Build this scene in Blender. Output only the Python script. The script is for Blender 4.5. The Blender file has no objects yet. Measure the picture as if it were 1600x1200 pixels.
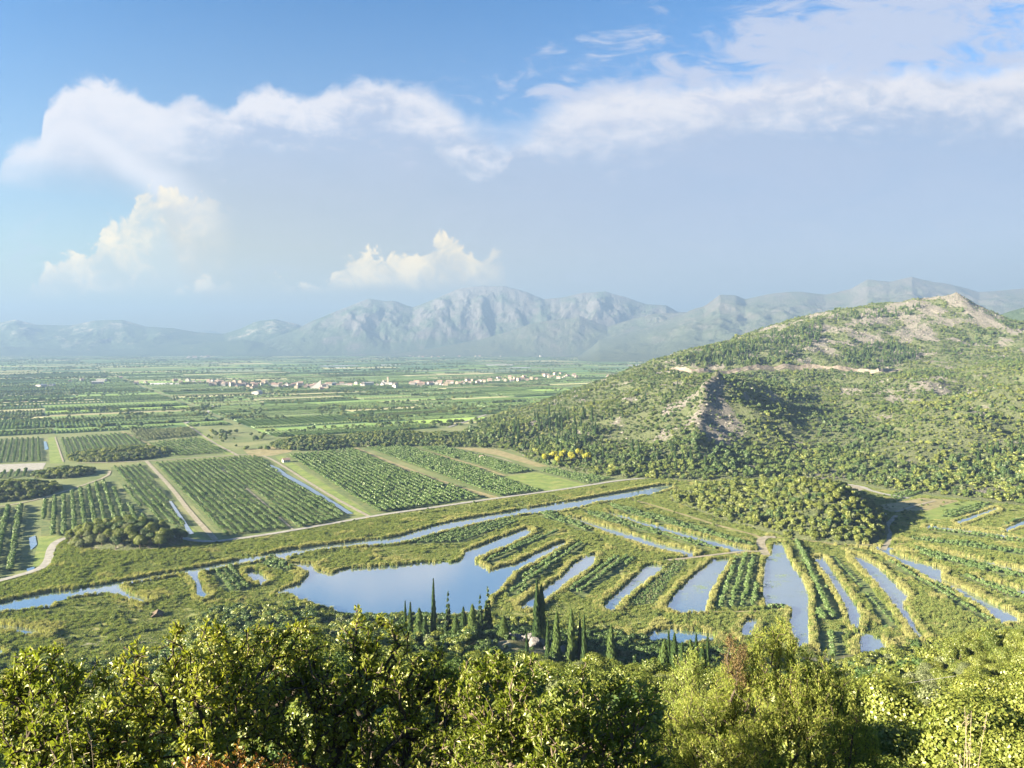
import bpy, math, random
import numpy as np
from mathutils import Vector

# ------------------------------------------------------------------ camera, sun, sky, exposure
sc = bpy.context.scene
W0, H0, F = 1600.0, 1200.0, 1202.0
CAMZ = 120.0
PITCH = math.radians(2.96)
SUN_EL = math.radians(16.5)
SUN_A = math.radians(21.0)          # the sun stands left of the view, a little behind the viewer
cam = bpy.data.objects.new('camera', bpy.data.cameras.new('camera'))
sc.collection.objects.link(cam)
cam.location = (0, 0, CAMZ)
cam.rotation_euler = (math.pi/2-PITCH, 0, 0)
cam.data.sensor_width = 36.0
cam.data.lens = 36.0*F/W0
cam.data.clip_start = 0.1
cam.data.clip_end = 60000
sc.camera = cam
S2SUN = Vector((-math.cos(SUN_EL)*math.cos(SUN_A), -math.cos(SUN_EL)*math.sin(SUN_A), math.sin(SUN_EL)))
sl = bpy.data.lights.new('sun', 'SUN'); sl.energy = 5.0; sl.angle = math.radians(0.5); sl.color = (1.0, 0.84, 0.61)
so = bpy.data.objects.new('sun', sl); sc.collection.objects.link(so)
so.rotation_euler = S2SUN.to_track_quat('Z', 'Y').to_euler()
sc.view_settings.view_transform = 'Standard'; sc.view_settings.look = 'None'
sc.view_settings.gamma = 1.0; sc.view_settings.exposure = 3.55
sc.cycles.use_denoising = True
sc.cycles.max_bounces = 8; sc.cycles.diffuse_bounces = 4; sc.cycles.glossy_bounces = 2
sc.cycles.transmission_bounces = 6; sc.cycles.volume_bounces = 0; sc.cycles.transparent_max_bounces = 4
sc.cycles.use_adaptive_sampling = True; sc.cycles.adaptive_threshold = 0.02
sc.cycles.sample_clamp_indirect = 6.0
try:
    sc.cycles.debug_use_spatial_splits = False
except Exception: pass

cp, sp = math.cos(PITCH), math.sin(PITCH)
def ray(px, py):
    x = (px-W0/2)/F; v = (H0/2-py)/F
    return np.array([x, cp+v*sp, -sp+v*cp])
def G(px, py, z=0.0):               # ground point (height z) seen along a view direction
    d = ray(px, py); t = (z-CAMZ)/d[2]
    return np.array([d[0]*t, d[1]*t, z])
def PD(px, py, D):                  # point at distance D in front of the viewer
    d = ray(px, py); t = D/d[1]
    return np.array([d[0]*t, D, CAMZ+d[2]*t])
def uv(px, py):
    d = ray(px, py); return d[0]/d[1], d[2]/d[1]

# ---- node helpers
class NT:
    def __init__(s, nt): s.nt = nt; nt.nodes.clear()
    def n(s, typ, **kw):
        nd = s.nt.nodes.new(typ)
        ins = kw.pop('i', {})
        for k, v in kw.items(): setattr(nd, k, v)
        for k, v in ins.items():
            sock = nd.inputs[k]
            if isinstance(v, bpy.types.NodeSocket): s.nt.links.new(v, sock)
            elif isinstance(v, bpy.types.Node): s.nt.links.new(v.outputs[0], sock)
            else: sock.default_value = v
        return nd
    def m(s, op, a, b=0.0, c=0.0, clamp=False):
        nd = s.n('ShaderNodeMath', operation=op, use_clamp=clamp, i={0: a, 1: b, 2: c}); return nd.outputs[0]
    def mix(s, f, a, b, mode='MIX'):
        nd = s.n('ShaderNodeMix', data_type='RGBA', blend_type=mode)
        for k, v in ((0, f), (6, a), (7, b)):
            if isinstance(v, bpy.types.NodeSocket): s.nt.links.new(v, nd.inputs[k])
            else: nd.inputs[k].default_value = v if k == 0 else (tuple(v)+(1,))[:4]
        return nd.outputs[2]
    def ss(s, x, lo, hi):
        nd = s.n('ShaderNodeMapRange', interpolation_type='SMOOTHSTEP', i={0: x, 1: lo, 2: hi, 3: 0.0, 4: 1.0}); return nd.outputs[0]
    def noise(s, vec, scale, detail=4.0, rough=0.55, dist=0.0):
        nd = s.n('ShaderNodeTexNoise', i={'Vector': vec, 'Scale': scale, 'Detail': detail, 'Roughness': rough, 'Distortion': dist}); return nd.outputs[0]
    def curve(s, x, pts, x0, x1, y0, y1):
        xm = s.n('ShaderNodeMapRange', i={0: x, 1: x0, 2: x1, 3: 0.0, 4: 1.0}).outputs[0]
        nd = s.n('ShaderNodeFloatCurve', i={'Value': xm})
        cv = nd.mapping.curves[0]
        pp = sorted([((a-x0)/(x1-x0), (b-y0)/(y1-y0)) for a, b in pts])
        pp = [p for p in pp if 0 <= p[0] <= 1]
        if pp[0][0] > 0: pp.insert(0, (0, pp[0][1]))
        if pp[-1][0] < 1: pp.append((1, pp[-1][1]))
        while len(cv.points) < len(pp): cv.points.new(0.5, 0.5)
        for p, q in zip(cv.points, pp): p.location = q; p.handle_type = 'AUTO_CLAMPED'
        nd.mapping.update()
        return s.m('MULTIPLY_ADD', nd.outputs[0], y1-y0, y0)

# ---- sky: Nishita daylight with the storm cloud and its smaller cumulus heads
world = bpy.data.worlds.new('World'); sc.world = world; world.use_nodes = True
def build_sky():
    t = NT(world.node_tree)
    rot = math.atan2(S2SUN.x, S2SUN.y)
    sky = t.n('ShaderNodeTexSky', sky_type='NISHITA', sun_disc=False, sun_elevation=SUN_EL, sun_rotation=rot,
              altitude=120.0, air_density=1.0, dust_density=0.6, ozone_density=2.0)
    tc = t.n('ShaderNodeTexCoord').outputs['Generated']
    sep = t.n('ShaderNodeSeparateXYZ', i={0: tc})
    X, Y, Z = sep.outputs
    ya = t.m('MAXIMUM', t.m('ABSOLUTE', Y), 0.12)
    u = t.m('DIVIDE', X, ya); v = t.m('DIVIDE', Z, ya)
    uv3 = t.n('ShaderNodeCombineXYZ', i={0: u, 1: v, 2: 0.0}).outputs[0]
    wide = t.n('ShaderNodeVectorMath', operation='MULTIPLY', i={0: uv3, 1: (1.0, 2.6, 1.0)}).outputs[0]
    nA = t.m('SUBTRACT', t.noise(uv3, 9.0, 6, 0.55, 0.4), 0.5)
    nB = t.m('SUBTRACT', t.noise(uv3, 34.0, 7, 0.6, 0.6), 0.5)
    nW = t.m('SUBTRACT', t.noise(wide, 5.0, 6, 0.55, 1.2), 0.5)
    nC = t.m('SUBTRACT', t.noise(wide, 14.0, 6, 0.62, 1.0), 0.5)
    def crv(pts):
        q = [uv(a, b) for a, b in pts]
        return t.curve(u, q, -0.75, 0.75, -0.1, 0.6)
    base = t.mix(1.0, sky.outputs[0], (SKYG[0], SKYG[1], SKYG[2]), 'MULTIPLY')
    # cool-to-pale gradient of the low haze in the air
    hz = t.m('POWER', t.m('SUBTRACT', 1.0, t.m('MULTIPLY', t.m('MAXIMUM', v, 0.0), 2.1, clamp=True)), 1.35)
    warm = t.ss(u, 0.35, -0.6)
    hcol = t.mix(warm, HZ_R, HZ_L)
    base = t.mix(t.m('MULTIPLY', hz, 0.9), base, hcol)
    # anvil
    T = crv([(-200,262),(0,262),(8,240),(30,222),(62,212),(70,170),(90,142),(140,126),(175,136),(215,150),(260,158),(300,148),(345,165),(380,150),(430,137),(480,146),(540,135),(600,128),(660,134),(700,152),(740,178),(790,188),(820,182),(845,160),(880,142),(930,124),(985,130),(1040,132),(1100,124),(1160,116),(1230,100),(1330,97),(1430,98),(1520,94),(1600,84),(1700,80)])
    Bt = crv([(-200,296),(0,296),(100,300),(180,310),(230,330),(300,480),(420,560),(1700,620)])
    top = t.m('SUBTRACT', T, v)
    topn = t.m('ADD', top, t.m('ADD', t.m('MULTIPLY', nA, 0.055), t.m('MULTIPLY', nB, 0.034)))
    soft = t.curve(u, [(-0.7,0.011),(-0.2,0.012),(-0.05,0.040),(0.02,0.05),(0.1,0.024),(0.7,0.03)], -0.75, 0.75, 0, 0.1)
    mT = t.n('ShaderNodeMapRange', interpolation_type='SMOOTHSTEP', i={0: topn, 1: -0.006, 2: soft, 3: 0.0, 4: 1.0}).outputs[0]
    bot = t.m('ADD', t.m('SUBTRACT', v, Bt), t.m('MULTIPLY', nW, 0.06))
    mB = t.ss(bot, -0.012, 0.05)
    mA = t.m('MULTIPLY', mT, mB)
    # bright sunlit rim falling to blue-grey shade
    dep = t.m('ADD', top, t.m('ADD', t.m('MULTIPLY', nW, 0.16), t.m('ADD', t.m('MULTIPLY', nC, 0.10), t.m('MULTIPLY', nB, 0.10))))
    rimw = t.curve(u, [(-0.7,0.12),(-0.52,0.17),(-0.40,0.10),(-0.3,0.07),(-0.1,0.085),(0.0,0.06),(0.1,0.12),(0.3,0.10),(0.5,0.08),(0.7,0.12)], -0.75, 0.75, 0, 0.2)
    rim = t.m('SUBTRACT', 1.0, t.n('ShaderNodeMapRange', interpolation_type='SMOOTHSTEP', i={0: dep, 1: 0.0, 2: rimw, 3: 0.0, 4: 1.0}).outputs[0])
    # bright fan that runs down from the left shoulder to the cumulus head
    fanc = crv([(-200,285),(0,270),(60,240),(110,200),(160,225),(220,270),(280,300),(340,330),(1700,1000)])
    fan = t.m('SUBTRACT', 1.0, t.ss(t.m('ABSOLUTE', t.m('ADD', t.m('SUBTRACT', v, fanc), t.m('MULTIPLY', nW, 0.06))), 0.0, 0.055))
    fan = t.m('MULTIPLY', fan, t.ss(u, -0.36, -0.46))
    rim = t.m('MAXIMUM', rim, t.m('MULTIPLY', fan, 0.95))
    low = t.ss(v, 0.30, 0.06)
    shade = t.mix(low, SHADE_HI, SHADE_LO)
    shade = t.mix(t.m('MULTIPLY', warm, low), shade, HZ_L)
    shade = t.mix(t.m('MULTIPLY_ADD', nW, 0.8, 0.35, clamp=True), shade, t.mix(0.5, shade, (RIM[0]*0.8, RIM[1]*0.8, RIM[2]*0.85)))
    ccol = t.mix(rim, shade, RIM)
    op = t.m('MULTIPLY', mA, t.mix(t.ss(v, 0.34, 0.02), (0.97,)*3, (0.55,)*3))
    col = t.mix(op, base, ccol)
    # high wisps top right
    e1 = t.m('MULTIPLY', t.m('SUBTRACT', u, 0.50), 2.6)
    e2 = t.m('DIVIDE', t.m('SUBTRACT', t.m('SUBTRACT', v, 0.405), t.m('MULTIPLY', t.m('SUBTRACT', u, 0.5), 0.18)), 0.062)
    r = t.m('SQRT', t.m('ADD', t.m('MULTIPLY', e1, t.m('MULTIPLY', e1, 1.0)), t.m('MULTIPLY', e2, e2)))
    wis = t.ss(t.m('ADD', r, t.m('ADD', t.m('MULTIPLY', nW, -3.0), t.m('MULTIPLY', nC, -3.4))), 1.35, 0.25)
    lk = t.m('MULTIPLY', t.ss(t.m('ABSOLUTE', t.m('SUBTRACT', u, 0.345)), 0.09, 0.0), t.m('MULTIPLY', t.ss(v, 0.33, 0.36), t.ss(v, 0.46, 0.40)))
    wis = t.m('MAXIMUM', wis, t.m('MULTIPLY', lk, t.ss(nW, -0.14, 0.12)))
    col = t.mix(t.m('MULTIPLY', wis, 0.88), col, WISP)
    # faint low streaks right
    s1 = t.m('MULTIPLY', t.ss(nC, 0.02, 0.22), t.m('MULTIPLY', t.ss(v, 0.20, 0.14), t.ss(v, 0.04, 0.09)))
    col = t.mix(t.m('MULTIPLY', s1, 0.30), col, STREAK)
    # cumulus heads
    vb = t.m('ADD', t.m('MULTIPLY', nA, 0.060), t.m('MULTIPLY', nB, 0.10))
    for pts, lo, hi, l, rr in (
        ([(36,475),(44,440),(70,418),(90,402),(120,398),(150,382),(160,352),(185,336),(205,330),(216,300),(240,290),(262,294),(300,304),(360,330),(430,380),(500,440),(540,480)], 476, 440, -0.64, -0.35),
        ([(250,475),(262,452),(285,450),(300,455),(318,436),(345,438),(362,452),(385,458),(400,468)], 466, 446, -0.47, -0.34),
        ([(410,470),(420,442),(445,432),(470,442),(505,440),(522,418),(545,404),(575,398),(600,402),(620,392),(645,398),(668,388),(690,362),(715,372),(735,396),(760,398),(780,390),(790,430),(805,475)], 462, 436, -0.33, 0.02)):
        Tc = crv(pts)
        dd = t.m('ADD', t.m('SUBTRACT', Tc, v), vb)
        mc = t.m('MULTIPLY', t.ss(dd, 0.0, 0.010), t.ss(v, uv(0, lo)[1], uv(0, hi)[1]))
        mc = t.m('MULTIPLY', mc, t.m('MULTIPLY', t.ss(u, l, l+0.03), t.ss(u, rr, rr-0.09)))
        bil = t.ss(t.m('ADD', t.m('ADD', nB, t.m('MULTIPLY', nA, 0.8)), t.m('MULTIPLY', dd, -2.2)), -0.22, 0.12)
        cc = t.mix(bil, CUM_D, CUM_L)
        col = t.mix(t.m('MULTIPLY', mc, t.m('MULTIPLY_ADD', bil, 0.45, 0.5)), col, cc)
    # the haze box lies in front of the sky: give the sky the radiance it has above that air
    el = t.m('MAXIMUM', Z, 0.05)
    T_ = t.m('MAXIMUM', t.m('EXPONENT', t.m('MULTIPLY', t.m('MINIMUM', t.m('DIVIDE', 740.0, el), 15000.0), -HAZE_D)), 0.36)
    hz_ = t.n('ShaderNodeVectorMath', operation='SCALE', i={0: E(*HAZE_INF), 3: t.m('SUBTRACT', 1.0, T_)}).outputs[0]
    col = t.n('ShaderNodeVectorMath', operation='SUBTRACT', i={0: col, 1: hz_}).outputs[0]
    col = t.n('ShaderNodeVectorMath', operation='SCALE', i={0: col, 3: t.m('DIVIDE', 1.0, T_)}).outputs[0]
    col = t.n('ShaderNodeVectorMath', operation='MAXIMUM', i={0: col, 1: (0.0, 0.0, 0.0)}).outputs[0]
    bg = t.n('ShaderNodeBackground', i={'Color': col, 'Strength': SKY_S})
    t.n('ShaderNodeOutputWorld', i={'Surface': bg.outputs[0]})
SKY_S = 0.10
HAZE_D = 1.65e-4; HAZE_INF = (170, 193, 219)
def E(r, g, b):                     # sky radiance that shows as this tone at the scene's exposure
    f = lambda c: ((c/255+0.055)/1.055)**2.4
    k = SKY_S*2**sc.view_settings.exposure
    return (f(r)/k, f(g)/k, f(b)/k)
SKYG = (0.113, 0.157, 0.197)
HZ_L = E(192, 196, 190); HZ_R = E(182, 192, 210)
RIM = E(230, 231, 240); SHADE_HI = E(172, 193, 224); SHADE_LO = E(182, 190, 208)
WISP = E(200, 210, 233); STREAK = E(190, 204, 226)
CUM_L = E(246, 237, 220); CUM_D = E(212, 214, 214)
build_sky()

# ------------------------------------------------------------------ utilities
rng = np.random.default_rng(7)
random.seed(7)
COL = sc.collection
_perm = np.random.default_rng(3).permutation(512)
_perm = np.concatenate([_perm, _perm, _perm])
_gr = np.random.default_rng(4).normal(size=(512, 2)); _gr /= np.linalg.norm(_gr, axis=1)[:, None]
def perlin(x, y):
    x = np.asarray(x, float); y = np.asarray(y, float)
    xi = np.floor(x).astype(int); yi = np.floor(y).astype(int)
    xf = x-xi; yf = y-yi; xi &= 511; yi &= 511
    f = lambda q: q*q*q*(q*(q*6-15)+10)
    a = f(xf); b = f(yf)
    def g(i, j):
        h = _gr[_perm[_perm[(xi+i) & 511]+((yi+j) & 511)] & 511]
        return h[..., 0]*(xf-i)+h[..., 1]*(yf-j)
    return ((g(0,0)*(1-a)+g(1,0)*a)*(1-b)+(g(0,1)*(1-a)+g(1,1)*a)*b)*1.5
def fbm(x, y, sc_, octv=5, gain=0.5, ridged=False):
    s = 0; amp = 1; fr = 1/sc_; tot = 0
    for k in range(octv):
        n = perlin(np.asarray(x)*fr+17.3*k, np.asarray(y)*fr-9.1*k)
        if ridged: n = 1-2*np.abs(n)
        s = s+amp*n; tot += amp; amp *= gain; fr *= 2.03
    return s/tot
def inpoly(x, y, poly):
    x = np.asarray(x); y = np.asarray(y); c = np.zeros(x.shape, bool); n = len(poly)
    for i in range(n):
        x1, y1 = poly[i][:2]; x2, y2 = poly[(i+1) % n][:2]
        if y1 == y2: continue
        k = ((y1 > y) != (y2 > y)) & (x < (x2-x1)*(y-y1)/(y2-y1)+x1)
        c ^= k
    return c
def dist_poly(x, y, poly, closed=True):
    d = np.full(np.shape(x), 1e9); n = len(poly)
    for i in range(n if closed else n-1):
        x1, y1 = poly[i][:2]; x2, y2 = poly[(i+1) % n][:2]
        L = (x2-x1)**2+(y2-y1)**2+1e-9
        t = np.clip(((x-x1)*(x2-x1)+(y-y1)*(y2-y1))/L, 0, 1)
        d = np.minimum(d, np.hypot(x-x1-t*(x2-x1), y-y1-t*(y2-y1)))
    return d
def GP(pts, z=0.0): return [tuple(G(a, b, z)) for a, b in pts]

def mk(name, V, Fs, mats=(), parent=None, attr=None, smooth=False, midx=None, link=True):
    """mesh object from numpy vertices and a list of face arrays (each (n,k))"""
    me = bpy.data.meshes.new(name)
    V = np.asarray(V, np.float32)
    if isinstance(Fs, np.ndarray): Fs = [Fs]
    Fs = [np.asarray(f, np.int32) for f in Fs if len(f)]
    me.vertices.add(len(V)); me.vertices.foreach_set('co', V.ravel())
    loops = np.concatenate([f.ravel() for f in Fs]); sizes = np.concatenate([np.full(len(f), f.shape[1], np.int32) for f in Fs])
    me.loops.add(len(loops)); me.loops.foreach_set('vertex_index', loops)
    me.polygons.add(len(sizes))
    st = np.concatenate([[0], np.cumsum(sizes)[:-1]]).astype(np.int32)
    me.polygons.foreach_set('loop_start', st)
    try: me.polygons.foreach_set('loop_total', sizes)
    except Exception: pass
    for m in mats: me.materials.append(m)
    if midx is not None: me.polygons.foreach_set('material_index', np.asarray(midx, np.int32))
    me.update(calc_edges=True)
    me.polygons.foreach_set('use_smooth', np.full(len(sizes), smooth))
    if attr:
        for k, a in attr.items():
            a = np.asarray(a, np.float32)
            at = me.attributes.new(k, 'FLOAT' if a.ndim == 1 else 'FLOAT_COLOR', 'POINT')
            if a.ndim == 1: at.data.foreach_set('value', a)
            else:
                if a.shape[1] == 3: a = np.hstack([a, np.ones((len(a), 1), np.float32)])
                at.data.foreach_set('color', a.ravel())
    o = bpy.data.objects.new(name, me)
    if link: COL.objects.link(o)
    if parent: o.parent = parent
    return o
def tag(o, label=None, cat=None, group=None, kind=None):
    if label: o['label'] = label
    if cat: o['category'] = cat
    if group: o['group'] = group
    if kind: o['kind'] = kind
    return o
def empty(name, loc, rz=0, label=None, cat=None, group=None, scale=1.0):
    o = bpy.data.objects.new(name, None); COL.objects.link(o)
    o.location = loc; o.rotation_euler = (0, 0, rz); o.empty_display_size = 0.3
    o.scale = (scale,)*3 if np.isscalar(scale) else scale
    return tag(o, label, cat, group)
def place(proto, name, loc, rz, scale, label, cat, group=None):
    """a thing built from a prototype: list of (part name, mesh); one mesh = no parts"""
    if len(proto) == 1:
        o = bpy.data.objects.new(name, proto[0][1]); COL.objects.link(o)
        o.location = loc; o.rotation_euler = (0, 0, rz); o.scale = (scale,)*3 if np.isscalar(scale) else scale
        return tag(o, label, cat, group)
    r = empty(name, loc, rz, label, cat, group, scale)
    for pn, me in proto:
        c = bpy.data.objects.new(pn, me); COL.objects.link(c); c.parent = r
    return r

# ---- materials
def vmul(t, vec, s): return t.n('ShaderNodeVectorMath', operation='MULTIPLY', i={0: vec, 1: s}).outputs[0]
def leaf_mat(name, c1, c2, c3=None, tr=0.35, gloss=0.0, ri=0.38, trc=(1.15, 1.25, 0.6)):
    m = bpy.data.materials.new(name); m.use_nodes = True; t = NT(m.node_tree)
    a = t.n('ShaderNodeAttribute', attribute_name='rnd').outputs['Fac']
    r = t.n('ShaderNodeObjectInfo').outputs['Random']
    f = t.m('ADD', t.m('MULTIPLY', a, 1-ri), t.m('MULTIPLY', r, ri))
    c = t.mix(f, c1, c2)
    if c3: c = t.mix(t.ss(t.m('FRACT', t.m('MULTIPLY', t.m('ADD', a, r), 7.31)), 0.90, 0.95), c, c3)
    d = t.n('ShaderNodeBsdfDiffuse', i={'Color': c})
    tl = t.n('ShaderNodeBsdfTranslucent', i={'Color': t.mix(1.0, c, trc, 'MULTIPLY')})
    s = t.n('ShaderNodeMixShader', i={0: tr, 1: d.outputs[0], 2: tl.outputs[0]})
    if gloss:
        g = t.n('ShaderNodeBsdfGlossy', i={'Color': (0.9, 0.95, 0.8, 1), 'Roughness': 0.42})
        s = t.n('ShaderNodeMixShader', i={0: gloss, 1: s.outputs[0], 2: g.outputs[0]})
    t.n('ShaderNodeOutputMaterial', i={'Surface': s.outputs[0]})
    return m
def ground_mat(name, c1, c2, s1, c3=None, s2=None, amt=0.5, bump=0.0, bs=1.0, rough=0.95, lo=0.4, hi=0.6, stretch=(1, 1, 1)):
    m = bpy.data.materials.new(name); m.use_nodes = True; t = NT(m.node_tree)
    p = vmul(t, t.n('ShaderNodeNewGeometry').outputs['Position'], stretch)
    c = t.mix(t.ss(t.noise(p, 1/s1, 6, 0.62), lo, hi), c1, c2)
    if c3: c = t.mix(t.m('MULTIPLY', t.ss(t.noise(p, 1/s2, 5, 0.65), 0.5, 0.66), amt), c, c3)
    c = t.mix(t.m('MULTIPLY', t.noise(p, 6/s1, 4, 0.7), 0.7), c, t.mix(1.0, c, (0.55, 0.55, 0.55), 'MULTIPLY'))
    b = t.n('ShaderNodeBsdfPrincipled', i={'Base Color': c, 'Roughness': rough, 'Specular IOR Level': 0.2})
    if bump:
        bp = t.n('ShaderNodeBump', i={'Height': t.noise(p, 1/bs, 6, 0.7), 'Distance': bump, 'Strength': 1.0})
        t.nt.links.new(bp.outputs[0], b.inputs['Normal'])
    t.n('ShaderNodeOutputMaterial', i={'Surface': b.outputs[0]})
    return m
def plain_mat(name, col, rough=0.8, attr=None, spec=0.3, var=0.25, vs=2.0):
    m = bpy.data.materials.new(name); m.use_nodes = True; t = NT(m.node_tree)
    if attr: c = t.n('ShaderNodeAttribute', attribute_name=attr).outputs['Color']
    else:
        rgb = t.n('ShaderNodeRGB'); rgb.outputs[0].default_value = tuple(col)+(1,); c = rgb.outputs[0]
    p = t.n('ShaderNodeNewGeometry').outputs['Position']
    c = t.mix(t.m('MULTIPLY', t.noise(p, 1/vs, 5, 0.65), var*1.6), c, t.mix(1.0, c, (0.45, 0.45, 0.45), 'MULTIPLY'))
    b = t.n('ShaderNodeBsdfPrincipled', i={'Base Color': c, 'Roughness': rough, 'Specular IOR Level': spec})
    t.n('ShaderNodeOutputMaterial', i={'Surface': b.outputs[0]})
    return m
# ------------------------------------------------------------------ the lie of the land
def tps_fit(P, Z):
    P = np.asarray(P, float); Z = np.asarray(Z, float); n = len(P)
    d = np.hypot(P[:, None, 0]-P[None, :, 0], P[:, None, 1]-P[None, :, 1])/1000
    K = np.where(d > 0, d*d*np.log(d+1e-12), 0)+np.eye(n)*2e-5
    A = np.zeros((n+3, n+3)); A[:n, :n] = K; A[:n, n] = 1; A[:n, n+1:] = P/1000; A[n, :n] = 1; A[n+1:, :n] = P.T/1000
    w = np.linalg.solve(A, np.concatenate([Z, [0, 0, 0]]))
    def f(x, y):
        x = np.asarray(x, float); y = np.asarray(y, float); s = w[n]+w[n+1]*x/1000+w[n+2]*y/1000
        for k in range(n):
            r2 = ((x-P[k, 0])**2+(y-P[k, 1])**2)/1e6
            s = s+w[k]*0.5*r2*np.log(r2+1e-12)
        return s
    return f
hp = []
for a, b in [(690,700),(740,700),(780,702),(820,716),(850,727),(900,738),(960,746),(1050,751),(1150,749),(1250,749),(1330,753),(1400,767),(1500,778),(1600,790),(1720,800)]:
    g = G(a, b); hp.append((g[0], g[1], 0.0)); hp.append((g[0]*0.93, g[1]*0.93, -7.0))
for a, b, D in [(1120,581,900),(1100,606,872),(1094,650,825),(1088,700,755),(1135,600,893),
    (1050,622,925),(950,682,850),(1000,650,885),(900,692,835),(1160,640,858),(1200,628,960),(1182,604,1005),(1240,630,995),(1275,634,1005),(1310,634,1015),(1250,700,805),
    (1150,712,762),(1350,692,822),(1300,604,1160),(1200,588,1240),(1100,580,1260),(1050,577,1270),(1400,582,1300),(1440,596,1080),(1480,622,1025),(1395,606,1090),(1380,642,955),
    (1000,592,1200),(950,613,1130),(900,640,1060),(860,656,1010),(790,674,940),(722,688,945),(840,690,880),
    (1100,552,1350),(1150,540,1430),(1200,528,1500),(1280,503,1600),(1340,490,1650),(1400,488,1650),(1450,475,1680),(1490,463,1700),(1520,476,1705),(1550,492,1700),(1600,507,1650),
    (1400,532,1500),(1500,522,1540),(1300,552,1400),(1600,560,1350),(1500,582,1200),(1600,603,900),(1540,642,850),(1600,682,780),(1500,702,750),(1450,732,700),(1600,742,680),(1550,620,1050),(1720,560,1000),(1720,620,850),(1500,655,820),(1420,700,760)]:
    q = PD(a, b, D); hp.append(tuple(q))
for x, y, z in [(400,2300,20),(700,2350,40),(1000,2300,70),(1300,2300,60),(200,1750,-8),(60,1500,-8),(-80,1200,-8),(-150,1020,-8),(350,1900,30),(1500,1700,150),(1500,1200,110),(1400,800,80),(1000,560,-5),(800,520,-5),(600,520,-6),(300,600,-8),(100,640,-8),(-200,820,-8),(-300,1000,-8),(1300,560,20)]:
    hp.append((x, y, z))
hp = np.array(hp)
def ridge_f(x, y):
    x = np.asarray(x, float); y = np.asarray(y, float)
    A = np.interp(y, [700, 770, 850, 900, 915, 960], [0, 8, 22, 31, 26, 0]); xc = np.interp(y, [700, 755, 825, 872, 900, 960], [175, 180, 202, 218, 240, 262])
    return A*np.exp(-np.sqrt((x-xc)**2+3)/19)+30*np.exp(-np.hypot((x-977), (y-1700)*0.8)/60)
hp[:, 2] -= ridge_f(hp[:, 0], hp[:, 1])
_hill = tps_fit(hp[:, :2], hp[:, 2])
def Hhill(x, y):
    h = _hill(x, y)+ridge_f(x, y)*1.08
    k = np.clip(h/18, 0, 1)
    h = h+k*(fbm(x, y, 95, 5, 0.55, ridged=True)*8.5+fbm(x, y, 22, 3)*2.6-2.5)
    return np.where((np.asarray(y) < 520), -6, np.maximum(h, -6))
# wooded knolls standing in the plain: centre, half axes, turn, height, sharpness
def _kn(pl, pr, pf, pb, h):
    l = G(*pl); r = G(*pr); f = G(*pf); b = G(*pb)
    c = (l+r)/2; ax = np.hypot(*(r-l)[:2])/2; an = math.atan2((r-l)[1], (r-l)[0])
    return (l[0]+r[0]+f[0]+b[0])/4, (l[1]+r[1]+f[1]+b[1])/4, ax, max(abs(f[1]-b[1])/2, ax*0.3), an, h
KN = [ _kn((108,845),(290,852),(190,864),(200,838),8.5),
       _kn((128,712),(250,716),(190,720),(195,700),5.0),
       _kn((-90,782),(92,764),(0,786),(10,756),6.0),
       _kn((55,742),(140,742),(100,748),(105,734),3.0),
       _kn((428,698),(560,695),(480,702),(500,684),7.0),
       _kn((500,694),(690,689),(600,697),(620,680),9.0),
       _kn((610,692),(760,690),(690,696),(720,680),7.0)]
def Hkn(x, y):
    s = np.full(np.shape(x), -6.0)
    for cx, cy, a, b, an, h in KN:
        X = (x-cx)*math.cos(an)+(y-cy)*math.sin(an); Y = -(x-cx)*math.sin(an)+(y-cy)*math.cos(an)
        r2 = (X/a)**2+(Y/b)**2
        s = np.maximum(s, h*np.clip(1-r2, -0.2, 1)**1.0 if False else h*np.clip(1.0-r2, -0.5, 1))
    return s
K5 = GP([(1045,775),(1080,764),(1130,757),(1200,756),(1290,762),(1330,772),(1375,800),(1392,832),(1370,850),(1300,850),(1240,842),(1205,834),(1160,822),(1100,802),(1050,786)])
def Hk5(x, y):
    ins = inpoly(x, y, K5); d = dist_poly(x, y, K5)
    h = np.where(ins, 1, -1)*d
    pk = G(1322, 806); w = np.exp(-(((x-pk[0])/46)**2+((y-pk[1])/60)**2))
    return np.where(ins, 1.0-np.exp(-d/24), -d*0.05)*(7.5+20*w)+np.where(ins, fbm(x, y, 25, 3)*1.5, 0)
_pd = [-400, -6, 0, 4, 8, 14, 20, 40, 60, 100, 150, 200, 250, 300, 318, 350, 500]
_ph = [119.5, 118.5, 118.2, 116.4, 113.4, 109.6, 106.4, 98.6, 90, 71, 50.5, 32, 15.5, 2.5, -1, -8, -8]
_fu = [-1.2, -0.67, -0.47, -0.40, -0.33, -0.25, -0.13, 0, 0.1, 0.2, 0.3, 0.4, 0.5, 0.67, 1.2]
_fd = [268, 272, 285, 330, 340, 334, 326, 320, 308, 298, 290, 288, 292, 300, 305]
def Hfore(x, y):
    x = np.asarray(x, float); y = np.asarray(y, float)
    D = np.where(y > 5, y, 5); u = x/D
    Df = np.interp(u, _fu, _fd)
    dd = np.where(y > 5, y*310/Df, y)
    h = np.interp(dd, _pd, _ph)
    k = np.clip(h/15, 0, 1)*np.clip((y-10)/60, 0, 1)
    q = PD(835, 960, 238)
    kb = 7*np.exp(-(((x-q[0])/20)**2+((y-q[1])/22)**2))+1.5*np.exp(-(((x-q[0]+34)/30)**2+((y-q[1]-10)/24)**2))
    hol = -9*np.exp(-(((x-28)/34)**2+((y-205)/40)**2))
    rr = 11*np.exp(-(((x-88)/22)**2+((y-128)/30)**2))*np.clip((y-60)/60, 0, 1)
    return np.maximum(h+k*(fbm(x, y, 45, 4)*5+fbm(x, y, 9, 2)*0.7)+kb+hol+rr, -8)
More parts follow.
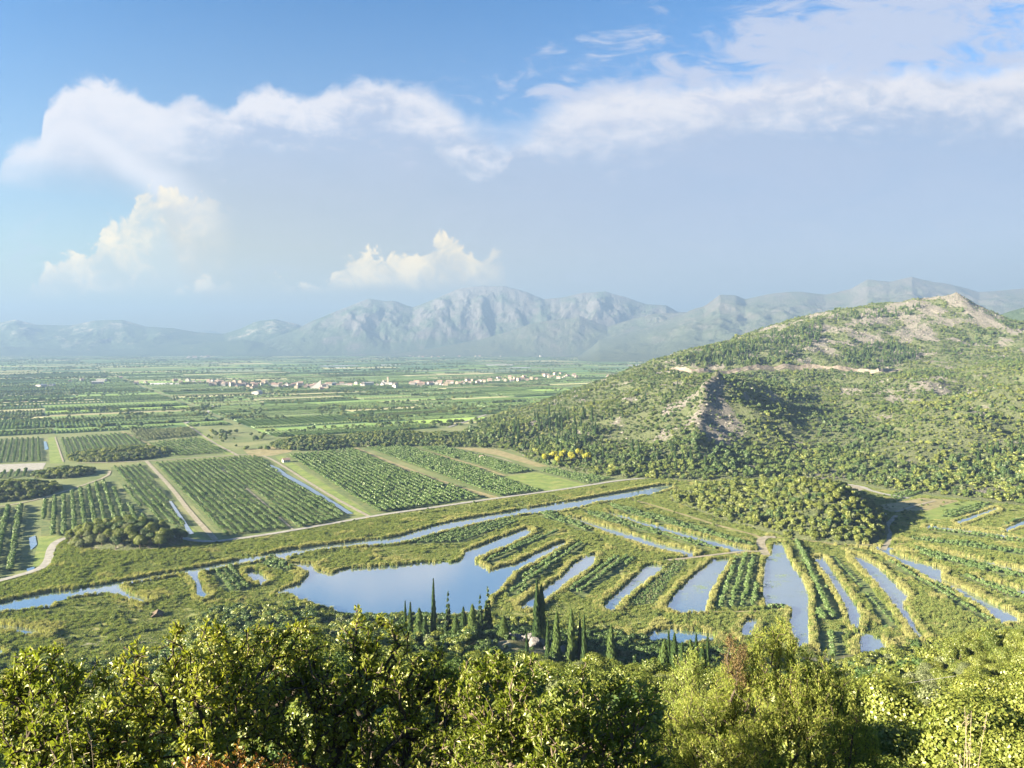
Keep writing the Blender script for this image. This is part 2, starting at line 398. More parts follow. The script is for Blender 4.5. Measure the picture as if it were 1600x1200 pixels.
def Hall(x, y):
    x = np.asarray(x, float); y = np.asarray(y, float)
    return np.maximum.reduce([np.zeros(x.shape), Hhill(x, y), Hkn(x, y), Hk5(x, y), Hfore(x, y)])
def hit(px, py, fn=Hall, d0=4.0, d1=3000.0):
    d = ray(px, py)
    D = np.geomspace(d0, d1, 1500); X = d[0]/d[1]*D; Z = CAMZ+d[2]/d[1]*D
    b = Z <= fn(X, D)
    if not b.any(): return None
    k = int(np.argmax(b)); return np.array([X[k], D[k], float(fn(X[k], D[k]))])

def grid_mesh(name, xs, ys, fn, mat, zcut=None, attrs=None, kind='structure'):
    X, Y = np.meshgrid(xs, ys); Z = fn(X, Y); nx, ny = len(xs), len(ys)
    V = np.stack([X.ravel(), Y.ravel(), Z.ravel()], 1)
    i = np.arange(nx*ny).reshape(ny, nx)
    Fq = np.stack([i[:-1, :-1].ravel(), i[:-1, 1:].ravel(), i[1:, 1:].ravel(), i[1:, :-1].ravel()], 1)
    if zcut is not None:
        Fq = Fq[(Z.ravel()[Fq] > zcut).any(1)]
    at = {k: f(X, Y).ravel() for k, f in (attrs or {}).items()}
    o = mk(name, V, [Fq], [mat], attr=at, smooth=True)
    return tag(o, kind=kind)

def rock_f(x, y):
    """how bare and stony the hill is at a point, 0..1"""
    n = fbm(x, y, 60, 5, 0.6)
    p1 = PD(1100, 622, 882); p2 = PD(1490, 470, 1690); p3 = PD(1440, 600, 1080); p4 = PD(1330, 520, 1520); p5 = PD(840, 665, 960)
    b = 0.0
    for p, r, k in ((p1, 48, 0.56), (PD(1128, 650, 840), 30, 0.36), (p2, 150, 0.50), (p3, 70, 0.34), (p4, 190, 0.34), (p5, 45, 0.34)):
        b = b+k*np.exp(-((x-p[0])**2+(y-p[1])**2)/(r*r))
    ridge = np.exp(-((x-(0.255*y+6))/18)**2)*np.clip((np.asarray(y)-740)/60, 0, 1)*np.clip((930-np.asarray(y))/40, 0, 1)*0.0
    far = np.clip((np.asarray(y)-1300)/300, 0, 1)*0.10
    return np.clip((n*1.25+b+ridge+far-0.22)/0.30, 0, 1)

def hill_mat():
    m = bpy.data.materials.new('stony hillside'); m.use_nodes = True; t = NT(m.node_tree)
    p = t.n('ShaderNodeNewGeometry').outputs['Position']
    rk = t.n('ShaderNodeAttribute', attribute_name='rock').outputs['Fac']
    n1 = t.m('ADD', t.m('MULTIPLY', t.noise(p, 0.4, 5, 0.75), 0.5), t.m('MULTIPLY', t.noise(p, 0.10, 6, 0.75), 0.55)); n2 = t.noise(p, 0.05, 5, 0.6)
    f = t.ss(t.m('ADD', t.m('MULTIPLY', rk, 0.30), t.m('MULTIPLY', n1, 1.0)), 0.60, 0.72)
    g = t.mix(n2, (0.066, 0.094, 0.040), (0.14, 0.155, 0.080))
    r = t.mix(n1, (0.115, 0.112, 0.10), (0.21, 0.20, 0.18))
    c = t.mix(f, g, r)
    bp = t.n('ShaderNodeBump', i={'Height': t.noise(p, 0.5, 6, 0.75), 'Distance': 4.0, 'Strength': 1.0})
    b = t.n('ShaderNodeBsdfPrincipled', i={'Base Color': c, 'Roughness': 0.95, 'Specular IOR Level': 0.15, 'Normal': bp.outputs[0]})
    t.n('ShaderNodeOutputMaterial', i={'Surface': b.outputs[0]})
    return m
M_HILL = hill_mat()
M_SLOPE = ground_mat('dry slope soil', (0.06, 0.085, 0.03), (0.12, 0.12, 0.05), 6, (0.36, 0.34, 0.30), 9, 0.5, 0.3, 1.5)
grid_mesh('hill', np.arange(-260, 1560, 4.6), np.arange(560, 2400, 4.6), Hhill, M_HILL, -1.5, {'rock': rock_f})
_k = [(c[0], c[1], max(c[2], c[3])*1.15) for c in KN]
for cx, cy, r in _k:
    grid_mesh('knoll_terrain', np.arange(cx-r, cx+r, 3.0), np.arange(cy-r, cy+r, 3.0), Hkn, M_HILL, -0.3, {'rock': lambda X, Y: 0*X+0.2})
_a = np.array(K5)
grid_mesh('knoll_terrain', np.arange(_a[:, 0].min()-12, _a[:, 0].max()+12, 2.5), np.arange(_a[:, 1].min()-12, _a[:, 1].max()+12, 2.5), Hk5, M_HILL, -0.3,
          {'rock': lambda X, Y: 0.9*np.exp(-((X-G(1340, 800)[0])/12)**2-((Y-G(1340, 800)[1])/22)**2)})
grid_mesh('hillside', np.concatenate([np.arange(-420, -60, 6.0), np.arange(-60, 60, 1.5), np.arange(60, 420, 6.0)]),
          np.concatenate([np.arange(-60, 60, 1.5), np.arange(60, 372, 4.0)]), Hfore, M_SLOPE, -3)

# ---- mountain ranges beyond the plain
def mountain(name, sil, Dr, Df, seed, rock, amp=1.0, nu=520, nt=110, back=0.35, spur=0.05):
    s = sorted([(uv(a, b)[0], uv(a, b)[1]) for a, b in sil])
    us = np.linspace(s[0][0], s[-1][0], nu); vs = np.interp(us, [a for a, b in s], [b for a, b in s])
    ts = np.concatenate([np.linspace(0, 1, nt), 1+np.linspace(0.03, back, 14)])
    U, T = np.meshgrid(us, ts)
    D = Df+(Dr-Df)*T
    top = CAMZ+np.interp(U, us, vs)*Dr
    edge = np.clip(np.minimum(U-us[0], us[-1]-U)/0.03, 0, 1)
    X = U*D
    n = fbm(X+seed*977, D*0.8+seed*331, 1500*spur/0.05, 7, 0.52, ridged=True)
    n2 = fbm(X-seed*577, D*0.9, 420, 5, 0.55, ridged=True)
    base = np.where(T <= 1, 0.16*T+0.84*T**1.7, 1-((T-1)/back)**1.3*0.9)
    mid = np.clip(4*T*(1-T), 0, 1)
    ridge1 = np.exp(-((T-1)/0.05)**2)
    h = top*(base+(mid*0.85)*n*0.34*amp+mid*n2*0.10*amp)
    h = h+top*ridge1*fbm(X, X*0+seed, 260, 4)*0.02
    h = np.minimum(h, top*(0.90+0.10*T)+6)
    h = h*edge-4+np.where(T < 0.02, -20, 0)
    V = np.stack([X.ravel(), D.ravel(), h.ravel()], 1)
    ny, nx = U.shape; i = np.arange(nx*ny).reshape(ny, nx)
    Fq = np.stack([i[:-1, :-1].ravel(), i[:-1, 1:].ravel(), i[1:, 1:].ravel(), i[1:, :-1].ravel()], 1)
    o = mk(name, V, [Fq], [rock], smooth=True)
    return tag(o, kind='structure')
def mount_mat(name, g1, g2, r1, r2, lo, hi):
    m = bpy.data.materials.new(name); m.use_nodes = True; t = NT(m.node_tree)
    ge = t.n('ShaderNodeNewGeometry'); p = ge.outputs['Position']
    sz = t.n('ShaderNodeSeparateXYZ', i={0: ge.outputs['Normal']}).outputs[2]
    n1 = t.noise(p, 0.0045, 8, 0.68); n2 = t.noise(p, 0.03, 6, 0.75); n3 = t.noise(vmul(t, p, (1, 1, 0.25)), 0.02, 6, 0.7)
    hz = t.m('MULTIPLY', t.n('ShaderNodeSeparateXYZ', i={0: p}).outputs[2], 0.0004)
    f = t.m('ADD', t.m('ADD', t.m('MULTIPLY', n1, 0.9), t.m('MULTIPLY', n2, 0.35)), t.m('ADD', t.m('MULTIPLY', t.m('SUBTRACT', 1.0, sz), 0.5), hz))
    f = t.ss(f, lo, hi)
    c = t.mix(f, t.mix(n2, g1, g2), t.mix(n3, r1, r2))
    bp = t.n('ShaderNodeBump', i={'Height': t.noise(p, 0.02, 7, 0.75), 'Distance': 28.0, 'Strength': 1.0})
    b = t.n('ShaderNodeBsdfPrincipled', i={'Base Color': c, 'Roughness': 0.95, 'Specular IOR Level': 0.1, 'Normal': bp.outputs[0]})
    t.n('ShaderNodeOutputMaterial', i={'Surface': b.outputs[0]})
    return m
MM1 = mount_mat('limestone mountain', (0.030, 0.055, 0.035), (0.075, 0.095, 0.055), (0.07, 0.07, 0.072), (0.14, 0.133, 0.123), 0.80, 1.04)
MM2 = mount_mat('bare karst mountain', (0.045, 0.065, 0.04), (0.095, 0.11, 0.065), (0.08, 0.077, 0.07), (0.135, 0.125, 0.108), 0.70, 1.04)
MM0 = mount_mat('wooded mountain', (0.035, 0.065, 0.035), (0.07, 0.10, 0.05), (0.20, 0.20, 0.17), (0.33, 0.31, 0.27), 0.78, 1.0)
mountain('mountain_range', [(-420,520),(-200,520),(-60,510),(0,503),(25,499),(60,507),(110,508),(150,500),(190,499),(230,510),(270,512),(310,519),(350,521),(375,513),(400,502),(430,498),(450,503),(465,506),(500,520),(560,535),(640,556)], 9300, 8300, 1, MM0, 0.9)
mountain('mountain_range', [(330,556),(380,545),(420,530),(460,515),(490,500),(520,488),(560,472),(577,466),(600,470),(615,469),(645,480),(660,474),(690,462),(720,450),(750,446),(790,447),(820,455),(850,467),(880,464),(910,457),(945,455),(975,463),(1010,475),(1040,476),(1060,487),(1100,500),(1160,530),(1260,552)], 8700, 7950, 2, MM1, 1.15, spur=0.042)
mountain('mountain_range', [(900,540),(1000,515),(1060,492),(1085,482),(1100,478),(1125,460),(1150,460),(1165,467),(1210,457),(1250,455),(1290,460),(1330,450),(1355,437),(1390,439),(1425,432),(1460,440),(1500,447),(1530,456),(1600,450),(1700,445),(1850,470),(2000,500)], 7600, 5200, 3, MM2, 0.9)
mountain('foothill_range', [(560,557),(620,552),(680,543),(750,530),(800,516),(830,505),(860,500),(890,497),(905,493),(950,510),(980,500),(1020,490),(1070,487),(1100,500),(1150,510),(1200,522),(1260,545),(1320,557)], 7950, 7400, 4, MM2, 1.1, nt=60)
mountain('foothill_range', [(-100,556),(0,540),(60,543),(120,548),(200,545),(290,538),(380,530),(440,540),(520,548),(600,556)], 8500, 8000, 6, MM0, 1.2, nt=50)
mountain('green_hill', [(1500,520),(1545,496),(1575,486),(1600,479),(1660,470),(1760,472),(1900,500)], 2900, 2450, 5, MM0, 0.5, nt=50)
mountain('mountain_range', [(270,530),(300,517),(320,515),(340,519),(380,530)], 14500, 13500, 8, MM0, 0.4, nt=20, nu=60)
# ------------------------------------------------------------------ plain, fields, water, roads
M_PLAIN = ground_mat('plain soil and grass', (0.10, 0.14, 0.05), (0.16, 0.19, 0.075), 60, (0.24, 0.24, 0.12), 150, 0.6, lo=0.35, hi=0.65)
o = mk('ground', [(-14000, -600, 0), (14000, -600, 0), (14000, 14000, 0), (-14000, 14000, 0)], [np.array([[0, 1, 2, 3]])], [M_PLAIN]); tag(o, kind='structure')

def poly_sheet(name, pts, z, mat, sub=0):
    """flat sheet cut to an outline, with real triangulation of concave outlines"""
    import bmesh
    bm = bmesh.new(); vs = [bm.verts.new((p[0], p[1], z)) for p in pts]
    f = bm.faces.new(vs); bm.normal_update()
    if f.normal.z < 0: f.normal_flip()
    bmesh.ops.triangulate(bm, faces=[f])
    me = bpy.data.meshes.new(name); bm.to_mesh(me); bm.free(); me.materials.append(mat)
    o = bpy.data.objects.new(name, me); COL.objects.link(o); return tag(o, kind='structure')
def resample(P, step):
    P = np.asarray(P, float)[:, :2]; out = []
    for a, b in zip(P[:-1], P[1:]):
        n = max(1, int(np.hypot(*(b-a))/step))
        for k in range(n): out.append(a+(b-a)*k/n)
    out.append(P[-1]); return np.array(out)
def smooth(P, it=2):
    P = np.asarray(P, float)[:, :2]
    for _ in range(it):
        Q = [P[0]]
        for a, b in zip(P[:-1], P[1:]): Q += [a*0.75+b*0.25, a*0.25+b*0.75]
        Q.append(P[-1]); P = np.array(Q)
    return P
def ribbon(name, P, w, z, mat, hf=None, wob=0.15, step=3.0, link=True):
    P = resample(P, step); n = len(P); T = np.gradient(P, axis=0); T /= np.linalg.norm(T, axis=1)[:, None]+1e-9
    N = np.stack([-T[:, 1], T[:, 0]], 1)
    s = np.cumsum(np.r_[0, np.hypot(*np.diff(P, axis=0).T)])
    wl = w/2*(1+wob*perlin(s/9, s*0+3)); wr = w/2*(1+wob*perlin(s/9, s*0+33))
    L = P+N*wl[:, None]; R = P-N*wr[:, None]
    zl = (hf(L[:, 0], L[:, 1]) if hf else 0*s)+z; zr = (hf(R[:, 0], R[:, 1]) if hf else 0*s)+z
    V = np.concatenate([np.c_[L, zl], np.c_[R, zr]])
    i = np.arange(n-1); o = mk(name, V, [np.stack([i+n, i+n+1, i+1, i], 1)], [mat], smooth=True)
    return tag(o, kind='structure')

# ---- patchwork of parcels over the far plain
DR = np.array([0.523, -0.852]); DC = np.array([0.852, 0.523])      # the two directions of the land's grid
FV, FF, FC = [], [], []; parcels = []
pr = np.random.default_rng(21)
def split(a0, a1, b0, b1, far):
    """a along DC (long), b along DR"""
    mx = (26, 60) if far < 1 else (45, 120)
    la, lb = a1-a0, b1-b0
    lim_a = 260 if far < 1 else 420; lim_b = mx[1]
    if la > lim_a and (la > lb*1.2 or lb <= lim_b):
        m = a0+la*pr.uniform(0.35, 0.65); split(a0, m, b0, b1, far); split(m, a1, b0, b1, far)
    elif lb > lim_b:
        m = b0+lb*pr.uniform(0.35, 0.65); split(a0, a1, b0, m, far); split(a0, a1, m, b1, far)
    else: parcels.append((a0, a1, b0, b1))
for (A0, A1, B0, B1, fr) in [(-3600, 6000, -9000, 2500, 1)]:
    na = 24; ea = np.linspace(A0*1.6, A1*1.6, na)
    for a, b in zip(ea[:-1], ea[1:]):
        eb = np.linspace(B0, B1, 36)
        for c, d in zip(eb[:-1], eb[1:]): split(a+6, b-6, c+pr.uniform(2, 6), d, 0 if (a*DC[1]+c*DR[1]) < 2600 else 1)
PC = {'orch': (0.060, 0.115, 0.045), 'orch2': (0.045, 0.09, 0.045), 'grass': (0.11, 0.175, 0.05), 'bright': (0.17, 0.26, 0.06), 'dry': (0.26, 0.26, 0.14), 'young': (0.09, 0.14, 0.07), 'olive': (0.15, 0.17, 0.11)}
kinds = ['orch', 'orch2', 'grass', 'bright', 'dry', 'young', 'olive']; wts = [0.30, 0.20, 0.18, 0.04, 0.10, 0.12, 0.06]
far_rows = []; hedges = []
K_NEAR = GP([(-500,688),(0,684),(75,681),(140,677),(250,668),(290,662),(330,690),(372,712),(425,705),(440,683),(640,672),(760,662),(860,648),(960,600),(1700,600),(1700,1300),(-500,1300)])
for a0, a1, b0, b1 in parcels:
    ca = DC*(a0+a1)/2+DR*(b0+b1)/2
    if ca[1] < 780 or ca[1] > 8600 or abs(ca[0]) > ca[1]*0.85+300: continue
    cs = np.array([DC*a+DR*b for a, b in ((a0, b0), (a1, b0), (a1, b1), (a0, b1))])
    if inpoly(cs[:, 0], cs[:, 1], K_NEAR).any(): 
        if inpoly(np.array([ca[0]]), np.array([ca[1]]), K_NEAR)[0]: continue
        cs = ca+(cs-ca)*0.6
    if Hhill(ca[0:1], ca[1:2])[0] > 1: continue
    k = pr.choice(kinds, p=wts)
    g = 3 if ca[1] < 2600 else 1
    b = len(FV); FV += [(p[0], p[1], 0.05 if ca[1] < 2600 else 0.25) for p in cs]; FF.append((b, b+1, b+2, b+3))
    c = np.array(PC[k])*pr.uniform(1.05, 1.85); FC += [c]*4
    if k in ('orch', 'orch2', 'young', 'olive') and ca[1] < 3300: far_rows.append((a0, a1, b0, b1, k, ca[1]))
    if pr.random() < 0.30: hedges.append((a0, a1, b0, b1, ca[1]))
M_FIELD = plain_mat('field soil and crop', None, 0.95, attr='col', spec=0.1, var=0.35, vs=14.0)
o = mk('fields', FV, [np.array(FF)], [M_FIELD], attr={'col': np.array(FC)}); tag(o, kind='structure')

# ---- water
def water_mat(name, c, rough=0.06, scale=0.9, bump=0.02, mirror=0.5, weed=0.0):
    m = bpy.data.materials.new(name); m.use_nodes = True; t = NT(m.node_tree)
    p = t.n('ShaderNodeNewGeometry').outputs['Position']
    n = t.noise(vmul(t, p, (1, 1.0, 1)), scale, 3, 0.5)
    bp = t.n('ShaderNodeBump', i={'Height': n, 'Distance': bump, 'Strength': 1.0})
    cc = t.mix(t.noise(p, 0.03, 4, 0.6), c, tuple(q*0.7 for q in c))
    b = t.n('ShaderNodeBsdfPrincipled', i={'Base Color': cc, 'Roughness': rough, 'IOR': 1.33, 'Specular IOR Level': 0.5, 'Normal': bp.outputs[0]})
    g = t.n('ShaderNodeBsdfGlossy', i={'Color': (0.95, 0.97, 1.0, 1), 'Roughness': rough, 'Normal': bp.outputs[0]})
    s = t.n('ShaderNodeMixShader', i={0: mirror, 1: b.outputs[0], 2: g.outputs[0]})  # even mirror layer mixed in to raise the water's reflection
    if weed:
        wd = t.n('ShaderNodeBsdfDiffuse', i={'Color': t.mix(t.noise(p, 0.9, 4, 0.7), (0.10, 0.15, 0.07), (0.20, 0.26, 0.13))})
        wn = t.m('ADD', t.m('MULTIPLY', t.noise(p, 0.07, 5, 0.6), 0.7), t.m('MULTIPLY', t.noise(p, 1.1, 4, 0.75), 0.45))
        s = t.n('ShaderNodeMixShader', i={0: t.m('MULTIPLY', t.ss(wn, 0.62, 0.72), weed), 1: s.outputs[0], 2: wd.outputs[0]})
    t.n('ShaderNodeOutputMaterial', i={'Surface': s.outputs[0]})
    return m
M_WATER = water_mat('still marsh water', (0.07, 0.12, 0.14), mirror=0.66)
M_WEEDY = water_mat('weedy canal water', (0.07, 0.12, 0.13), mirror=0.58, weed=0.75)
lagoon = [(-60,957),(0,942),(75,925),(112,922),(187,909),(244,898),(290,891),(372,875),(429,863),(494,853),(530,849),(562,845),(597,842),(626,837),(644,831),(682,820),(729,810),(785,801),(860,788),(901,781),(982,767),(1031,758),(1052,757),
 (1052,761),(1031,767),(974,779),(934,784),(911,789),(874,798),(820,801),(804,804),(747,816),(691,829),(646,842),(622,847),(600,849),(560,852),(520,855),(490,859),(460,864),(447,871),(452,876),(459,879),(491,882),(492,890),(519,897),(532,890),(560,888),(616,884),(663,879),(710,879),(725,870),(724,862),(766,846),(821,825),(832,828),(830,833),(794,851),(766,862),(744,872),(744,879),(759,885),(766,892),(781,886),(804,881),(841,862),(860,853),(880,846),(890,846),(852,868),(820,885),(804,893),(794,907),(781,921),(766,931),(760,950),(700,960),(600,965),(530,960),(519,950),(483,939),(462,933),(455,926),(421,928),(447,918),(468,912),(474,905),(481,896),(474,890),(459,881),(436,871),(425,868),(410,871),(391,877),(365,881),(344,886),(322,890),(311,894),(314,905),(318,920),(331,931),(318,934),(305,929),(305,920),(303,911),(294,899),(287,893),(270,896),(244,901),(206,907),(189,911),(187,917),(206,928),(240,937),(225,940),(187,929),(163,924),(120,929),(90,935),(81,945),(62,946),(37,950),(0,955),(-60,972)]
WATER = [('river', lagoon),
 ('pond', [(386,892),(406,893),(425,907),(410,910),(395,907),(382,897)]),
 ('canal', [(924,866),(933,865),(930,880),(917,890),(890,907),(874,921),(851,937),(833,950),(812,950),(815,943),(831,932),(851,918),(869,905),(882,896),(891,883),(911,870)]),
 ('canal', [(1018,882),(1040,883),(1024,898),(996,917),(972,939),(960,953),(939,950),(944,942),(969,920),(994,898),(1007,884)]),
 ('canal', [(1112,875),(1144,872),(1137,884),(1115,917),(1103,956),(1062,956),(1037,949),(1051,931),(1076,904),(1092,890)]),
 ('canal', [(1206,849),(1223,848),(1229,862),(1236,879),(1257,907),(1265,927),(1267,1010),(1245,1010),(1230,975),(1236,960),(1236,950),(1215,943),(1192,943),(1190,909),(1193,879),(1204,867)]),
 ('canal', [(1268,870),(1288,870),(1302,892),(1322,920),(1347,960),(1344,988),(1375,997),(1396,1021),(1392,1040),(1345,1040),(1341,1013),(1343,990),(1327,974),(1319,946),(1296,907)]),
 ('canal', [(1320,861),(1347,870),(1372,884),(1389,901),(1423,932),(1414,946),(1431,974),(1443,996),(1434,997),(1397,946),(1375,918),(1347,887)]),
 ('canal', [(1352,852),(1380,859),(1434,877),(1473,889),(1473,906),(1502,917),(1544,939),(1583,958),(1600,972),(1562,972),(1538,949),(1502,927),(1473,910),(1457,908),(1431,889),(1380,864)]),
 ('ditch', [(1435,852),(1497,866),(1525,873),(1566,883),(1640,898),(1640,906),(1562,889),(1502,872)]),
 ('ditch', [(1521,899),(1581,917),(1640,930),(1640,942),(1572,922),(1535,906)]),
 ('canal', [(886,805),(925,816),(980,832),(1035,850),(1092,864),(1080,868),(1035,859),(952,833),(925,822),(892,810)]),
 ('canal', [(947,798),(996,812),(1062,830),(1117,844),(1174,860),(1156,862),(1090,846),(1021,825),(952,803)]),
 ('pond', [(1000,1004),(1005,994),(1024,985),(1057,984),(1115,991),(1120,999),(1060,1002),(1035,998),(1013,1004)]),
 ('pond', [(1156,979),(1165,968),(1186,968),(1177,992),(1157,993)]),
 ('pond', [(-40,973),(0,976),(28,980),(56,985),(76,990),(47,989),(19,984),(0,982),(-40,980)]),
 ('pond', [(-60,1013),(0,1014),(9,1017),(0,1023),(-60,1026)]),
 ('ditch', [(422,726),(437,732),(447,740),(481,759),(527,787),(552,803),(543,802),(518,786),(477,762),(445,744),(424,731)]),
 ('pond', [(45,841),(55,837),(58,850),(48,857)]), ('pond', [(42,889),(54,886),(53,892),(42,894)]),
 ('ditch', [(1445,821),(1520,829),(1640,845),(1640,849),(1520,833),(1445,825)]), ('ditch', [(1488,816),(1555,793),(1563,795),(1500,819)]), ('ditch', [(1566,827),(1600,812),(1640,801),(1640,807),(1574,830)]),
 ('ditch', [(1310,852),(1345,850),(1400,858),(1436,866),(1400,862),(1345,854)]),
 ('ditch', [(264,783),(268,783),(297,826),(303,834),(296,834),(290,827)]),
 ('ditch', [(68,690),(72,690),(76,702),(70,703)])]
WPOLY = []
for nm, pts in WATER:
    A_ = sum(a[0]*b[1]-b[0]*a[1] for a, b in zip(pts, pts[1:]+pts[:1])); sg = 1 if A_ > 0 else -1; c = []
    for k in range(len(pts)):                                   # near banks were read at the reed tops, far banks at the water line
        e = np.subtract(pts[(k+1) % len(pts)], pts[k-1]); ny = -e[0]*sg/(np.hypot(*e)+1e-9)
        c.append(G(*pts[k], 1.5*max(0.0, ny)*(0.4 if nm == 'ditch' else 1))[:2])
    c = np.array(c)
    q = []
    for a, b in zip(c, np.roll(c, -1, 0)):                      # ragged banks
        L = np.hypot(*(b-a)); n = max(1, int(L/2.2)); nn = np.array([-(b-a)[1], (b-a)[0]])/(L+1e-9)
        for k in range(n):
            p = a+(b-a)*k/n; q.append(p+nn*0.28*perlin(p[0]/2.7, p[1]/2.7)*min(1, L/3))
    q = np.array(q); WPOLY.append(q)
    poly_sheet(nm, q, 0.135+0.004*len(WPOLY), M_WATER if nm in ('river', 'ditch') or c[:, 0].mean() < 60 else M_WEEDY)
WIN = lambda x, y: np.logical_or.reduce([inpoly(x, y, q) for q in WPOLY])

# ---- marsh and field sheets
M_MARSH = ground_mat('marsh grass', (0.16, 0.20, 0.06), (0.25, 0.26, 0.10), 12, (0.28, 0.25, 0.11), 20, 0.6)
M_GRASS = ground_mat('mown grass', (0.12, 0.18, 0.045), (0.18, 0.24, 0.06), 8, (0.25, 0.25, 0.09), 15, 0.5)
M_OG = ground_mat('orchard ground', (0.075, 0.115, 0.045), (0.13, 0.165, 0.06), 5, (0.17, 0.17, 0.07), 12, 0.5)
M_DRY = ground_mat('dry weeds', (0.20, 0.185, 0.09), (0.27, 0.24, 0.13), 9, (0.16, 0.18, 0.07), 14, 0.6)
M_PATH = ground_mat('dusty track', (0.22, 0.205, 0.16), (0.30, 0.28, 0.22), 3, (0.16, 0.18, 0.08), 4, 0.5)
M_ROAD = ground_mat('pale gravel road', (0.25, 0.25, 0.23), (0.32, 0.32, 0.295), 4, (0.22, 0.22, 0.19), 3, 0.4)
M_LIME = ground_mat('bare limestone cut', (0.16, 0.14, 0.118), (0.23, 0.205, 0.175), 6, (0.13, 0.11, 0.09), 5, 0.5, 1.0, 3.0)
ROADPX = [(-60,922),(0,908),(40,897),(66,888),(76,876),(78,862),(84,850),(98,842),(118,840),(200,836),(262,838),(283,840),(300,845),(330,847),(352,845),(430,834),(520,818),(600,804),(680,793),(760,781),(860,768),(930,757),(960,752),(1000,748),(1040,747)]
ROADW = smooth(GP(ROADPX), 2)
ML = GP([(1052,752),(1130,755),(1250,754),(1330,756),(1400,769),(1500,780),(1640,795)])
MARSH = [tuple(p) for p in ROADW]+[p[:2] for p in ML]+[G(1760,1060)[:2], G(1300,1090)[:2], G(800,1090)[:2], G(0,1090)[:2], G(-150,1060)[:2]]
poly_sheet('marsh_ground', MARSH, 0.02, M_MARSH)
SHEETS = [('grass_strip', M_GRASS, [(75,683),(88,682),(100,724),(78,724)]), ('grass_strip', M_GRASS, [(62,838),(100,836),(84,848),(76,864),(72,880),(50,888),(56,862)]),
 ('field', M_DRY, [(380,703),(420,700),(440,690),(470,686),(455,706),(425,712),(392,714)]), ('field', M_DRY, [(640,686),(700,693),(770,700),(840,722),(860,728),(842,730),(780,712),(700,698),(645,694)]),
 ('concrete_yard', M_ROAD, [(-60,728),(72,723),(66,735),(0,738),(-60,741)]), ('grass_strip', M_GRASS, [(430,714),(441,712),(583,806),(556,806)]),
 ('concrete_yard', M_PATH, [(1292,766),(1325,756),(1358,762),(1340,768),(1308,771)]), ('field', M_GRASS, [(787,745),(838,738),(925,760),(858,769)]),
 ('field', M_GRASS, [(398,662),(425,666),(436,672),(418,674),(400,670)]), ('field', M_DRY, [(522,668),(575,665),(560,676),(530,674)]), ('grass_strip', M_GRASS, [(290,664),(300,664),(335,688),(372,710),(358,712),(318,690)]),
 ('field', M_GRASS, [(1450,790),(1520,782),(1540,790),(1490,812),(1440,812)]), ('field', M_DRY, [(1370,790),(1440,778),(1500,782),(1450,798),(1390,800)]),
 ('field', M_DRY, [(1060,740),(1130,746),(1250,747),(1060,752)]), ('grass_strip', M_GRASS, [(302,845),(327,846),(270,800),(262,790)])]
for k, (nm, mt, pts) in enumerate(SHEETS): poly_sheet(nm, GP(pts), 0.07+0.004*k, mt)

